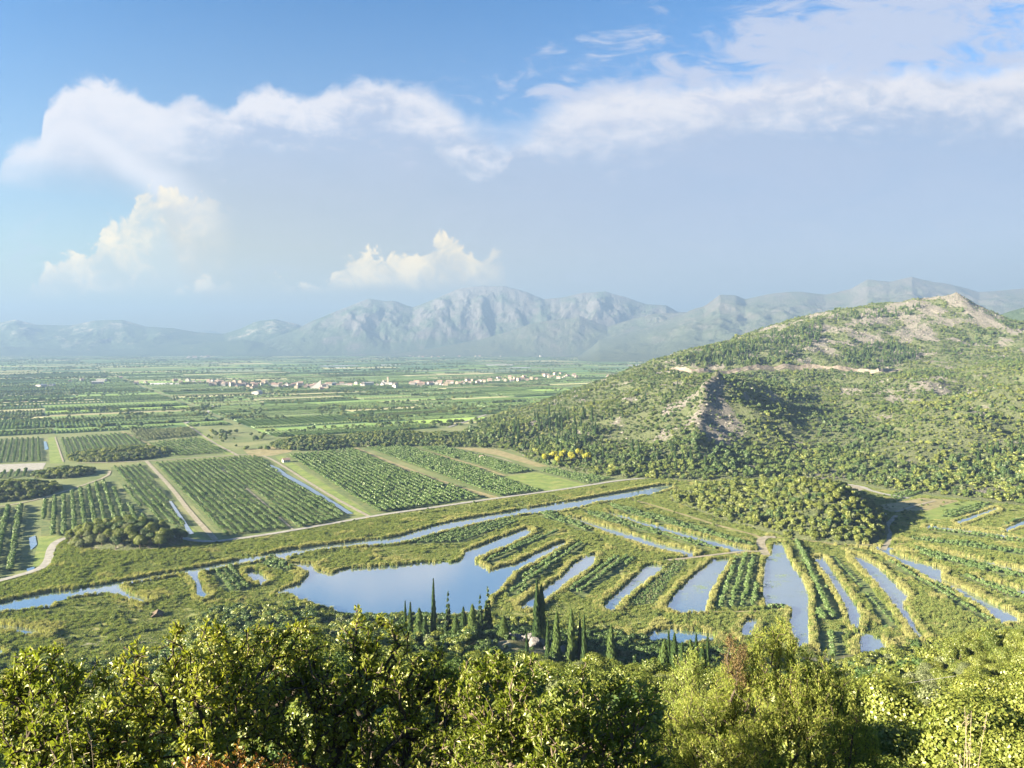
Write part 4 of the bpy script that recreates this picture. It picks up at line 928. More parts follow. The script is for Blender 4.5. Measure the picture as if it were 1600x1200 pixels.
# --- reeds and marsh grass
X, Y = cell_points(-400, 620, 270, 720, 1.18, r)
k = infr(X, Y, 0*X, 60) & inpoly(X, Y, MARSHP); X, Y = X[k], Y[k]
k = ~WIN(X, Y) & ~inpoly(X, Y, K5) & (Hfore(X, Y) < 0.3) & (Hkn(X, Y) < 1.0); X, Y = X[k], Y[k]
k = ~near_path(X, Y); X, Y = X[k], Y[k]
dW = np.full(X.shape, 1e9)
for q in WPOLY:
    q2 = q[::2]; bb = (X > q2[:, 0].min()-14) & (X < q2[:, 0].max()+14) & (Y > q2[:, 1].min()-14) & (Y < q2[:, 1].max()+14)
    kk = np.where(bb)[0]
    if len(kk): dW[kk] = np.minimum(dW[kk], dist_poly(X[kk], Y[kk], q2))
oin = OIN(X, Y); clear = np.logical_or.reduce([inpoly(X, Y, GP(s[2])) for s in SHEETS])
east = (Y > 470) & (X > 250)
n1 = fbm(X, Y, 26, 4); n2 = fbm(X+500, Y, 60, 3)
tall = (dW < 2.3+4.0*n1+1.2*fbm(X, Y, 7, 2))
grassy = ((n1+0.7*n2 < (0.05 if False else -0.08)) | (east & (n1 < 0.25))) & ~tall
keep = ~(oin & ~(dW < 1.9)) & ~clear
u_ = r.random(len(X)); keep &= (u_ < np.where(tall, 0.95, np.where(grassy, 0.42, 0.72)))
sel = keep
def hides(h):                       # a stand that would screen open water or track from the viewpoint grows lower
    m = np.zeros(len(X), bool)
    for f in (0.35, 0.7, 1.0):
        g_ = 1+f*h/CAMZ; m |= near_path(X*g_, Y*g_, -0.4)
    return m
hs = np.where(tall, 0.72+0.25*n1, 0.46+0.4*np.clip(n2+0.2, -0.3, 0.6))*(0.75+0.5*r.random(len(X)))
hs = np.where(hides(2.0), 0.22, hs)
hs = np.where(east, hs*0.7, hs)
grn = (fbm(X-900, Y+77, 34, 3) > 0.02)
grn = grn | (~tall & (fbm(X+70, Y-310, 18, 3) > -0.22))
idx = np.where(grassy, np.where(grn, 4, 5), np.where(grn & ~(tall & (r.random(len(X)) < 0.5)), 2+(r.random(len(X)) < 0.5), (r.random(len(X)) < 0.5)*1)).astype(int)
S = np.stack([1+0*hs, 1+0*hs, hs], 1)
scatter('reeds', np.c_[X, Y, 0*X+0.02][sel], r.random(sel.sum())*6.28, S[sel], idx[sel], REED+GRAS, 'pale yellow green reeds and marsh grass between the canals')
# scrubby patches inside the reed beds
X, Y = cell_points(-400, 560, 275, 620, 4.2, r)
k = infr(X, Y, 0*X, 60) & inpoly(X, Y, MARSHP); X, Y = X[k], Y[k]
k = ~WIN(X, Y) & ~inpoly(X, Y, K5) & ~OIN(X, Y) & (Hfore(X, Y) < 0.3) & ~near_path(X, Y) & (Hkn(X, Y) < 1.0)
dense = fbm(X+40, Y-80, 38, 4)
for pts in ([(90,935),(160,925),(240,945),(250,965),(200,975),(120,950)], [(-20,960),(40,958),(70,965),(60,990),(0,985)], [(215,905),(280,895),(290,930),(230,930)], [(960,842),(1000,850),(1080,868),(1020,865)], [(1395,905),(1470,925),(1530,960),(1480,950),(1420,925)], [(1380,870),(1430,890),(1440,900),(1400,890)]):
    dense = np.where(inpoly(X, Y, GP(pts)), 0.6, dense)
k &= (r.random(len(X)) < np.where(dense > 0.22, 0.75, 0.16)); X, Y = X[k], Y[k]
scatter('marsh_bushes', np.c_[X, Y, 0*X], r.random(len(X))*6.28, 0.28+0.45*r.random(len(X))**1.5, r.choice([3, 1, 2, 0], len(X)), BUSH, 'low green bushes scattered through the reed beds')

# --- citrus rows: the nearest 300 are trees of their own, the others one mass
allP = []; vP = []; oP = []
for kd, pts, rowpx, sr, st, sca in ORCH:
    q = np.array(GP(pts))[:, :2]; a = G(*rowpx[0])[:2]; b = G(*rowpx[1])[:2]; d = (b-a)/np.hypot(*(b-a)); n = np.array([-d[1], d[0]])
    c = q.mean(0); L = np.hypot(*(q-c).T).max()+5
    ii = np.arange(-int(L/sr)-1, int(L/sr)+2); jj = np.arange(-int(L/st)-1, int(L/st)+2)
    I, J = np.meshgrid(ii, jj); I = I.ravel(); J = J.ravel()
    x = c[0]+n[0]*I*sr+d[0]*J*st+r.normal(size=I.size)*0.22; y = c[1]+n[1]*I*sr+d[1]*J*st+r.normal(size=I.size)*0.22
    m = inpoly(x, y, q) & ~WIN(x, y) & ~near_path(x, y, 0.8) & (r.random(I.size) > 0.06) & (dist_poly(x, y, q) > (1.6 if kd == 'S' else 1.0))
    m &= (Hall(x, y) < 0.6)
    x, y = x[m], y[m]; s = sca*(0.82+0.36*r.random(len(x)))*(1+0.35*fbm(x, y, 24, 3)); w = st/2.7
    R = np.c_[x, y, s, I[m], np.full(len(x), math.atan2(d[1], d[0]))]
    (vP if kd == 'V' else oP if kd == 'O' else allP).append(np.c_[R, np.full(len(x), {'S': 0, 'F': 1}.get(kd, 2))])
A = np.concatenate(allP); vis = infr(A[:, 0], A[:, 1], 0*A[:, 0], 5); A = A[infr(A[:, 0], A[:, 1], 0*A[:, 0], 120)]
BLK = [('the square citrus block between two ponds', ORCH[19]), ('the long citrus strip left of the narrow canal', ORCH[21]), ('the small citrus block nearest the hillside', ORCH[22]), ('the short citrus row at the pond corner', ORCH[20])]
used = np.zeros(len(A), bool); cand = []
for lab, o_ in BLK:
    m = inpoly(A[:, 0], A[:, 1], GP(o_[1])); cand.append((lab, np.where(m)[0]))
cnt = 0
for lab, ks in cand:
    ks = ks[np.argsort(A[ks, 1])]
    for k in ks:
        if cnt >= 300: break
        o = place([('c', CIT[int(r.integers(3))])], 'citrus_tree', (A[k, 0], A[k, 1], 0.02), float(r.random()*6.28), float(A[k, 2]),
                  'dark green round citrus tree in '+lab, 'tree', 'citrus trees in '+lab)
        used[k] = True; cnt += 1
Rr = A[~used]; nearm = Rr[:, 1] < 560
scatter('orchard_rows', np.c_[Rr[:, 0], Rr[:, 1], 0*Rr[:, 0]+0.02], r.random(len(Rr))*6.28, Rr[:, 2], np.where(nearm, r.integers(0, 3, len(Rr)), 3+r.integers(0, 3, len(Rr))), CIT+CITM, 'rows of dark green citrus trees filling the plain fields')
Vv = np.concatenate(vP); scatter('vegetable_rows', np.c_[Vv[:, 0], Vv[:, 1], 0*Vv[:, 0]], r.random(len(Vv))*6.28, 0.5+0*Vv[:, 2], r.choice([0, 1, 3], len(Vv)), [CITM[0], CITM[1], OLVM[0], OLVM[0]], 'low pale green vegetable rows on the narrow strip')
Oo = np.concatenate(oP); scatter('young_olive_rows', np.c_[Oo[:, 0], Oo[:, 1], 0*Oo[:, 0]], r.random(len(Oo))*6.28, Oo[:, 2], 0*Oo[:, 0].astype(int), OLVM, 'grey green young trees in a pale field')
# --- rows on the farther parcels
PX = []; PI = []; PS = []; PZ = []
for a0, a1, b0, b1, kd, cy in far_rows:
    sp_ = 5.2 if cy < 1500 else 7.0 if cy < 2300 else 11.0
    along_b = (int(a0*7+b0*3) % 3) != 0
    u0, u1, w0, w1 = (a0, a1, b0, b1) if not along_b else (b0, b1, a0, a1)
    e_u, e_w = (DC, DR) if not along_b else (DR, DC)
    rows = np.arange(w0+4, w1-3, sp_); segs_ = np.arange(u0+8, u1-6, 12.0)
    if not len(rows) or not len(segs_): continue
    I, J = np.meshgrid(rows, segs_); P = I.ravel()[:, None]*e_w+J.ravel()[:, None]*e_u
    m = infr(P[:, 0], P[:, 1], 0*P[:, 0], 40) & ~inpoly(P[:, 0], P[:, 1], K_NEAR) & (r.random(len(P)) > 0.03); P = P[m]
    if not len(P): continue
    m = (Hhill(P[:, 0], P[:, 1]) < 0.5) & (Hkn(P[:, 0], P[:, 1]) < 0.5); P = P[m]
    PX.append(P); PI.append(np.full(len(P), 2 if kd == 'olive' else int(r.integers(2)))); PZ.append(np.full(len(P), math.atan2(e_u[1], e_u[0])))
    hgt = (0.55 if kd == 'young' else 1.0)*(0.8+0.4*pr.random()); PS.append(np.stack([np.ones(len(P)), np.full(len(P), 0.75 if kd == 'young' else 1.0), np.full(len(P), hgt)], 1))
PX = np.concatenate(PX); scatter('distant_orchard_rows', np.c_[PX, 0*PX[:, 0]+0.05], np.concatenate(PZ), np.concatenate(PS), np.concatenate(PI), HEDGE, 'fine green orchard rows across the distant plain')
# --- windbreaks, copses and single trees over the plain
PP = []
for a0, a1, b0, b1, cy in hedges:
    L = a1-a0; n = int(L/ (5 if cy < 3000 else 9)); 
    if pr.random() < 0.5: n = n//3
    s_ = pr.uniform(a0, a1, n); t_ = b1+pr.normal(size=n)*1.5
    PP.append(DC*s_[:, None]+DR*t_[:, None])
for k in range(260):
    yy = 900+7200*pr.random()**1.6; xx = pr.uniform(-0.72, 0.45)*yy; n = pr.integers(6, 40); sg = pr.uniform(8, 30)
    PP.append(np.c_[xx+pr.normal(size=n)*sg*2.5, yy+pr.normal(size=n)*sg])
for (a, b, c, d, n) in [(345,652,450,656,60),(520,648,620,655,70),(360,648,375,655,14),(500,642,512,650,12),(540,657,590,660,40),(860,632,930,634,60),(640,640,760,640,50),(250,640,330,640,50),(0,655,140,660,60),(190,648,235,652,30),(20,600,60,606,30),(130,592,150,600,14),(195,595,215,602,20),(640,595,900,610,160),(270,590,420,598,120),(300,610,620,614,140),(920,580,1040,592,100)]:
    a_ = G(a, b); c_ = G(c, d); f_ = r.random(n); PP.append((a_[None, :2]*(1-f_[:, None])+c_[None, :2]*f_[:, None])+r.normal(size=(n, 2))*np.array([6, 12]))
PP = np.concatenate(PP); k = infr(PP[:, 0], PP[:, 1], 0*PP[:, 0], 30) & ~inpoly(PP[:, 0], PP[:, 1], K_NEAR) & (Hhill(PP[:, 0], PP[:, 1]) < 0.5); PP = PP[k]
scatter('plain_trees', np.c_[PP, 0*PP[:, 0]], r.random(len(PP))*6.28, (0.8+0.9*r.random(len(PP)))*np.where(PP[:, 1] > 3000, 1.6, 1.25), r.choice([0, 1, 2, 4, 5], len(PP)), BUSH, 'scattered trees and windbreaks on the far plain')

# --- scrub over the big hill
X, Y = cell_points(-240, 1540, 565, 2050, 4.6, r)
Z = Hhill(X, Y); k = (Z > 0.3) & infr(X, Y, Z, 60)
# drop what the hill itself hides
X, Y, Z = X[k], Y[k], Z[k]
rf = rock_f(X, Y); dn = fbm(X, Y, 30, 4)
nearf = np.clip((14-Z)/14, 0, 1)
dist_road = dist_poly(X, Y, [tuple(p[:2]) for p in rc], False)
pr_ = np.clip(0.88-0.30*rf+0.15*nearf+np.where(Y < 1250, 0.02, -0.15)+0.75*dn+0.5*fbm(X+11, Y+47, 110, 3), 0.03, 1)
k = (r.random(len(X)) < pr_) & (dist_road > 11) & ~inpoly(X, Y, K5); X, Y, Z, rf = X[k], Y[k], Z[k], rf[k]
sz = (0.55+1.0*r.random(len(X))**1.7)*np.where(rf > 0.4, 0.62, 1.0)*np.where(Y > 1300, 0.95, 1.0)*(1+0.35*(Z < 12))
t_ = fbm(X+300, Y, 90, 3)+0.25*r.normal(size=len(X)); ix = np.where((t_ > 0.28) & (r.random(len(X)) < 0.55), 5, np.where(t_ < -0.3, 4, r.choice([0, 1, 2, 3, 0, 1], len(X))))
ix = np.where((X > 0.52*Y) & (Y < 1000) & (r.random(len(X)) < 0.35), 5, ix)
sz = sz*(1+0.55*fbm(X-70, Y+900, 85, 3)); S3 = sz[:, None]*np.exp(r.normal(size=(len(X), 3))*0.16)
scatter('hill_scrub', np.c_[X, Y, Z-0.2], r.random(len(X))*6.28, S3, ix, BUSH, 'round green bushes covering the stony hill')
# loose limestone on the hill
def boulder(seed, n=2, rough=0.35, R=(1, 1, 0.7)):
    import bmesh
    bm = bmesh.new(); bmesh.ops.create_icosphere(bm, subdivisions=n, radius=1.0)
    rr = np.random.default_rng(seed); pl = rdir(9, rr); off = rr.uniform(0.45, 0.85, 9)
    for v in bm.verts:
        p = np.array(v.co)
        for a, b in zip(pl, off):
            dd = p@a-b
            if dd > 0: p = p-a*dd*0.9
        p = p*(1+rough*0.4*float(perlin(p[0]*2+seed, p[1]*2+p[2]*1.7)))*np.array(R); v.co = Vector(p)
    me = bpy.data.meshes.new('boulder'); bm.to_mesh(me); bm.free(); me.materials.append(ML_ROCK); return me
ML_ROCKW = ground_mat('pale karst stone', (0.15, 0.145, 0.13), (0.26, 0.25, 0.225), 2.5, (0.2, 0.2, 0.17), 3.0, 0.5)  # paler limestone for the loose blocks on the hill
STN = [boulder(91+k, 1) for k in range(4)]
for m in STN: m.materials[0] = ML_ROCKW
X, Y = cell_points(-100, 1540, 640, 1900, 4.0, r); rf = rock_f(X, Y); Z = Hhill(X, Y)
k = (Z > 3) & infr(X, Y, Z, 30) & (r.random(len(X)) < rf*0.6) & (dist_poly(X, Y, [tuple(p[:2]) for p in rc], False) > 9); X, Y, Z = X[k], Y[k], Z[k]
q = (0.5+2.0*r.random(len(X))**2.5)[:, None]*np.array([1.2, 1.2, 0.9])
scatter('hill_stones', np.c_[X, Y, Z-0.1], r.random(len(X))*6.28, q, r.integers(0, 4, len(X)), STN, 'pale limestone blocks on the stony hill')
# conifers on the hill: the countable ones are trees of their own
def hillpt(poly_px, n, dmin, dmax):
    out = []; P = np.array(poly_px); tries = 0
    while len(out) < n and tries < n*30:
        tries += 1
        a = r.uniform(P[:, 0].min(), P[:, 0].max()); b = r.uniform(P[:, 1].min(), P[:, 1].max())
        if not inpoly(np.array([a]), np.array([b]), poly_px)[0]: continue
        h = hit(a, b, Hhill, dmin, dmax)
        if h is not None and h[2] > 0: out.append(h)
    return out
CG = [('slender dark conifer in the dense grove on the low hill spur', 'conifers on the low spur left of the stony hill', [(770,676),(800,662),(850,650),(900,645),(930,650),(935,680),(900,715),(840,710),(790,695)], 95, 0, 1.25, 700, 1300),
      ('dark conifer among the bushes at the foot of the stony hill', 'conifers at the foot of the stony hill', [(900,712),(960,700),(1060,700),(1110,715),(1100,735),(1000,738),(920,728)], 22, 0, 1.1, 600, 900),
      ('dark conifer on the right slope above the marsh', 'conifers on the right slope', [(1490,715),(1560,700),(1600,690),(1600,760),(1540,755),(1500,745)], 26, 0, 1.1, 500, 1000),
      ('small conifer along the left flank below the stony peak', 'conifers below the stony peak', [(940,650),(1000,625),(1060,600),(1060,615),(1000,645),(950,665)], 24, 0, 0.8, 800, 1400)]
for lab, grp, poly, n, kd, s, d0, d1 in CG:
    for h in hillpt(poly, n, d0, d1):
        o = place([('c', CONF[int(r.choice([0, 0, 2, 1]))])], 'conifer', (h[0], h[1], h[2]-0.3), float(r.random()*6.28), float(s*r.uniform(0.7, 1.25)), lab, 'tree', grp)
PT = []
for poly, n in (([(1050,568),(1100,548),(1200,524),(1280,500),(1290,530),(1230,560),(1190,574),(1110,572),(1060,572)], 420), ([(1310,560),(1340,540),(1400,535),(1440,545),(1430,565),(1370,577),(1320,572)], 200),
                ([(1280,502),(1330,488),(1400,484),(1440,478),(1430,492),(1330,500)], 60)):
    PT += hillpt(poly, n, 1100, 2200)
PT = np.array(PT); scatter('hill_pines', PT-[0, 0, 0.3], r.random(len(PT))*6.28, 0.75+0.6*r.random(len(PT)), r.choice([1, 2, 1, 0], len(PT)), CONF, 'pine wood on the hill above the road cut')
# bright yellow green trees at the hill foot
for k, (a, b) in enumerate([(852,724),(866,720),(880,718),(892,722),(905,716),(872,728),(918,722)]):
    h = hit(a, b, Hall, 400, 1500)
    place(GOLD, "broadleaf_tree", (h[0], h[1], h[2]-0.4), k*1.3, 2.1, 'bright yellow green tree at the foot of the conifer spur', 'tree', 'yellow green trees at the hill foot')
# ------------------------------------------------------------------ woods on the knolls
def knoll_pts(poly, step, sd, fn, ex=0.0):
    q = np.random.default_rng(sd); P = np.array(poly)[:, :2]
    X, Y = cell_points(P[:, 0].min(), P[:, 0].max(), P[:, 1].min(), P[:, 1].max(), step, q)
    k = inpoly(X, Y, poly) & ~near_path(X, Y, 1.0); X, Y = X[k], Y[k]; return X, Y, fn(X, Y), q
def kn_poly(i, s=1.0, n=28):
    cx, cy, a, b, an, h = KN[i]; th = np.arange(n)*2*math.pi/n; u_, v_ = np.cos(th)*a*s, np.sin(th)*b*s
    return [(cx+u*math.cos(an)-v*math.sin(an), cy+u*math.sin(an)+v*math.cos(an)) for u, v in zip(u_, v_)]
X, Y, Z, q = knoll_pts(K5, 3.6, 5, Hk5)
rk5 = np.exp(-((X-G(1345, 800)[0])/9)**2-((Y-G(1345, 800)[1])/16)**2); k = (q.random(len(X)) > rk5*1.2) & (Z > 0.2); X, Y, Z = X[k], Y[k], Z[k]
scatter('knoll_wood', np.c_[X, Y, Z-0.5], q.random(len(X))*6.28, (0.45+0.85*q.random(len(X))**1.4)[:, None]*np.exp(q.normal(size=(len(X), 3))*0.17), q.choice([0, 0, 1, 1, 1, 2, 3, 4], len(X)), FINE, 'dense green wood over the low knoll between marsh and stony hill')
for i in range(1, 7):
    X, Y, Z, q = knoll_pts(kn_poly(i, 1.05), 4.2 if i > 3 else 3.8, 50+i, Hkn)
    u_ = q.random(len(X)); scatter('knoll_wood', np.c_[X, Y, np.maximum(Z, 0)-0.5], u_*6.28, 0.7+0.65*q.random(len(X)), q.choice([0, 2, 2, 4, 3] if i > 3 else [0, 2, 3, 3, 1], len(X)), FINE,
        ['dark wood on the small knoll between two orchard fields', 'dark wooded knoll at the left edge behind the curved orchard', 'hedge of low trees left of the curved orchard', 'low wooded mound at the left end of the long tree belt', 'dark wooded ridge in the middle of the plain', 'wooded tail of the ridge beside the conifer spur'][i-1])
X, Y, Z, q = knoll_pts(kn_poly(0, 1.0), 5.2, 60, Hkn)
for x, y, z_ in zip(X, Y, Z):
    z_ = max(z_, 0); p = BROAD[int(q.choice([0, 1, 4, 4, 3]))]
    place(p, 'broadleaf_tree', (float(x), float(y), float(z_)-0.6), float(q.random()*6.28), float(1.2+0.5*q.random()), 'dark round tree on the wooded islet inside the bend of the pale road', 'tree', 'trees on the islet inside the road bend')

# ------------------------------------------------------------------ near slope: trees
SKYL = [(-100,1030),(0,1022),(60,1015),(130,1012),(190,1000),(262,975),(285,945),(330,936),(380,926),(450,925),(490,942),(530,958),(600,958),(650,954),(700,947),(760,945),(800,948),(830,942),(880,938),(940,950),(990,985),(1050,1003),(1120,1010),(1180,1015),(1250,1030),(1300,1036),(1340,1024),(1400,1006),(1440,986),(1500,976),(1540,964),(1600,950),(1700,940)]
def px_of(x, y, z):
    dz = z-CAMZ; f = y*cp-dz*sp; v = y*sp+dz*cp
    return 800+F*x/f, 600-F*v/f
q = np.random.default_rng(71)
X, Y = [], []
for (y0, y1, st) in ((26, 70, 3.0), (70, 150, 3.5), (150, 345, 3.9)):
    a, b = cell_points(-270, 290, y0, y1, st, q); X.append(a); Y.append(b)
X = np.concatenate(X); Y = np.concatenate(Y); Z = Hfore(X, Y)
s = (0.62+0.55*q.random(len(X)))*np.where(Y < 70, 0.78, 1.0)
k = (Z > -0.5) & infr(X, Y, Z+3, 60); X, Y, Z, s = X[k], Y[k], Z[k], s[k]
rkp = PD(838, 970, 236)
rock_near = ((X-rkp[0])/17)**2+((Y-rkp[1])/14)**2 < 1
dirt = inpoly(X, Y, GP([(118,1035),(125,1010),(150,1000),(185,995),(230,988),(258,1000),(215,1035),(150,1055)]))
s = np.where(rock_near, s*0.45, s)
pxx, pyy = px_of(X, Y, Z+s*5.3); lim = np.interp(pxx, [a for a, b in SKYL], [b for a, b in SKYL])
for it in range(5):
    bad = pyy < lim-5; s = np.where(bad, s*0.8, s); pxx, pyy = px_of(X, Y, Z+s*5.3)
k = (pyy > lim-7) & (s > 0.22) & ~dirt & ~(rock_near & (q.random(len(X)) < 0.35)); X, Y, Z, s, pxx, pyy = X[k], Y[k], Z[k], s[k], pxx[k], pyy[k]
tn = fbm(X, Y, 35, 3)+0.3*q.normal(size=len(X)); right = X > 0.22*Y
kind = np.where(tn > 0.35, 3, np.where(tn < -0.35, 4, q.choice([0, 1, 2, 5, 6], len(X))))
kind = np.where(right & (q.random(len(X)) < 0.62), q.choice([2, 5, 6, 2, 3], len(X)), kind)
hollow = (X > -14) & (X < 78) & (Y > 140) & (Y < 305); kind = np.where(hollow & (q.random(len(X)) < 0.9), 4, kind); kind = np.where((X < -20) & (Y > 200) & (q.random(len(X)) < 0.35), 4, kind)  # dark trees fill the hollow, their leaf colour standing in for cast shade
size = s/Y; order = np.argsort(-size)
LBL = {0: 'deep green oak', 1: 'tall deep green oak', 2: 'light green broadleaf tree', 3: 'grey green round tree', 4: 'dark evergreen oak', 5: 'narrow light green tree', 6: 'spreading light green tree'}
ind = 0; used = np.zeros(len(X), bool)
for k in order:
    if ind >= 210: break
    if pyy[k] > 1215: continue
    zone = 'low on the sunlit right slope' if pxx[k] > 1350 else 'on the slope right of the tall juniper' if pxx[k] > 1230 else 'on the slope behind the juniper' if pxx[k] > 1000 else 'below the leafy foreground oaks'
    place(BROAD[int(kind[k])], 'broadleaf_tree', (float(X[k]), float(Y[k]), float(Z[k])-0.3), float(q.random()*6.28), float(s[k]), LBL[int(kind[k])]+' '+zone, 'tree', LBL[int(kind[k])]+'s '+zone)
    used[k] = True; ind += 1
k = ~used
FK = np.array([0, 0, 1, 3, 2, 1, 1])
near = Y < 130
HI = [merge(b, 'tree') for b in BROAD]
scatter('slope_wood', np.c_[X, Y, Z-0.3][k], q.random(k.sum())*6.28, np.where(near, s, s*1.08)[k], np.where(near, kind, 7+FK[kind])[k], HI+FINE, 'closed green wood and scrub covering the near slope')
# undergrowth so that no bare slope shows between the trees
a, b = cell_points(-60, 90, 14, 150, 1.7, q); zz = Hfore(a, b); k = infr(a, b, zz+1, 40) & (zz > 0) ; a, b, zz = a[k], b[k], zz[k]
scatter('undergrowth', np.c_[a, b, zz-0.15], q.random(len(a))*6.28, 0.28+0.25*q.random(len(a)), q.choice([0, 1, 2, 4, 3], len(a)), FINE, 'low bushes on the ground of the near slope')

# rocks of the knoll with the cypresses
for k, (a, b, D, sx) in enumerate([(828,972,240,2.6),(840,978,238,3.0),(818,976,241,2.0),(846,968,241,2.2),(834,984,236,2.4),(869,976,240,2.3),(876,984,239,2.0),(796,949,247,1.8),(806,951,246,1.5),(812,962,244,1.3),(855,990,236,1.6),(866,985,238,1.4)]):
    p = PD(a, b, D); z_ = float(Hfore(p[0:1], p[1:2])[0]); me = boulder(200+k, 3, 0.6, (1.0, 0.9, 0.8))
    o = bpy.data.objects.new('boulder', me); COL.objects.link(o); o.location = (p[0], p[1], max(z_, p[2]-sx*0.7)); o.scale = (sx,)*3; o.rotation_euler = (0.2*k, 0.1*k, k*1.1)
    o.location.z = z_+sx*0.25
    tag(o, ['grey limestone boulder below the twin-topped cypress', 'grey limestone boulder right of the twin-topped cypress', 'grey limestone boulder left of the twin-topped cypress'][0 if k < 5 else 1 if k < 7 or k > 9 else 2], 'rock', ['boulders below the twin-topped cypress', 'boulders right of the twin-topped cypress', 'boulders left of the twin-topped cypress'][0 if k < 5 else 1 if k < 7 or k > 9 else 2])

# cypresses and firs of the near slope: picture column, top, distance, kind, label
CY = [(677,904,262,0,'tallest slender cypress rising in front of the lagoon'), (633,938,258,0,'left one of two thin cypresses side by side'), (641,940,256,0,'right one of two thin cypresses side by side'),
 (700,924,262,2,'pointed fir just right of the tallest cypress'), (762,917,262,2,'pointed dark fir at the right end of the lagoon'), (750,929,260,2,'broad dark fir beside the pointed one at the lagoon end'), (738,944,256,3,'low dense conifer left of the broad fir'),
 (724,948,250,1,'bushy conifer between the cypresses and the firs'), (655,950,252,3,'low conifer left of the tallest cypress'), (712,962,246,3,'small green conifer in front of the firs'), (664,962,246,1,'dark conifer below the tallest cypress'),
 (839,904,238,1,'broad twin-topped cypress on the rocky knoll'), (846,914,239,3,'dark half of the twin-topped cypress'), (893,952,230,3,'wide dark cypress right of the rocky knoll'), (906,957,232,0,'thin small cypress beside the wide dark one'),
 (913,960,210,1,'green spire with a bushy foot in the shaded hollow'), (955,976,228,3,'low conifer at the right end above the hollow'),
 (1045,985,168,0,'left spire of the cypress group behind the juniper'), (1054,990,166,1,'second spire of the cypress group behind the juniper'), (1038,1000,160,3,'yellow green conifer left of the cypress group'), (1088,990,166,0,'slim cypress right of the cypress group'), (1079,1000,162,3,'stout cypress in the group behind the juniper'),
 (1106,990,160,0,'last slim cypress before the juniper'), (1066,1004,158,1,'dark cypress in the middle of the group behind the juniper'), (1098,1006,155,1,'dark low cypress beside the juniper'), (992,1022,120,2,'lone pine-like conifer left of the cypress group'), (870,955,225,3,'low conifer below the rocky knoll'), (856,962,228,0,'tiny spire among the grey boulders'), (823,985,214,0,'small spire in front of the grey boulders'), (787,962,240,3,'low conifer left of the grey boulders')]
for a, b, D, kd, lab in CY:
    p = PD(a, b, D); z_ = float(Hfore(p[0:1], p[1:2])[0]); hh = p[2]-z_; pr_h = [13.0, 10.4, 9.2, 8.4][kd]
    sc_ = max(hh/pr_h, 0.25); w_ = min(max(sc_, 0.5), 1.0)*(0.8+0.35*((a*7) % 10)/10)
    place(CYP[kd], 'cypress', (float(p[0]), float(D), z_-0.2), a*0.37, (w_, w_, sc_), lab, 'tree')

# ------------------------------------------------------------------ foreground trees, grown branch by branch
def grow(att, base, r):
    """join scattered twig ends to the nearest wood, returns nodes, parents"""
    nodes = [np.array(base)]; par = [-1]
    order = np.argsort(np.linalg.norm(att-base, axis=1))
    N = np.zeros((len(att)*6+50, 3)); N[0] = base; n = 1; c0 = att.mean(0)
    # trunk
    prev = 0
    top = base*0.45+c0*0.55
    for k in range(1, 6):
        N[n] = base+(top-base)*k/5+r.normal(size=3)*0.03; par.append(prev); prev = n; n += 1
    dist_b = np.linalg.norm(N[:att.shape[0]*6+50]-base, axis=1)
    cost = np.zeros(len(N)); cost[1:6] = np.linspace(0.2, 1, 5)*np.linalg.norm(top-base)
    tips = []
    for i in order:
        d = np.linalg.norm(N[1:n]-att[i], axis=1)+0.35*cost[1:n]; j = int(np.argmin(d))+1
        L = np.linalg.norm(att[i]-N[j]); m = max(1, int(L/0.13)); p0 = N[j].copy(); prev = j
        bend = r.normal(size=3)*0.10*L
        for k in range(1, m+1):
            f = k/m; N[n] = p0+(att[i]-p0)*f+bend*math.sin(f*math.pi)+np.array([0, 0, -0.06*L*math.sin(f*math.pi)])+r.normal(size=3)*0.006
            cost[n] = cost[prev]+L/m; par.append(prev); prev = n; n += 1
        tips.append(prev)
    return N[:n], np.array(par, dtype=int), np.array(tips, dtype=int)
def wood(N, par, r0, rmin=0.0028, k=5, expo=2.3):
    n = len(N); w = np.zeros(n); ch = np.zeros(n, bool); ch[par[1:]] = True; w[~ch] = 1
    for i in range(n-1, 0, -1): w[par[i]] += w[i]
    R = np.maximum(rmin, r0*(w/w[0])**(1/expo))
    segs = [(N[par[i]], N[i], min(R[par[i]], R[i]*1.25), R[i]) for i in range(1, n)]
    return tubes(segs, k), w
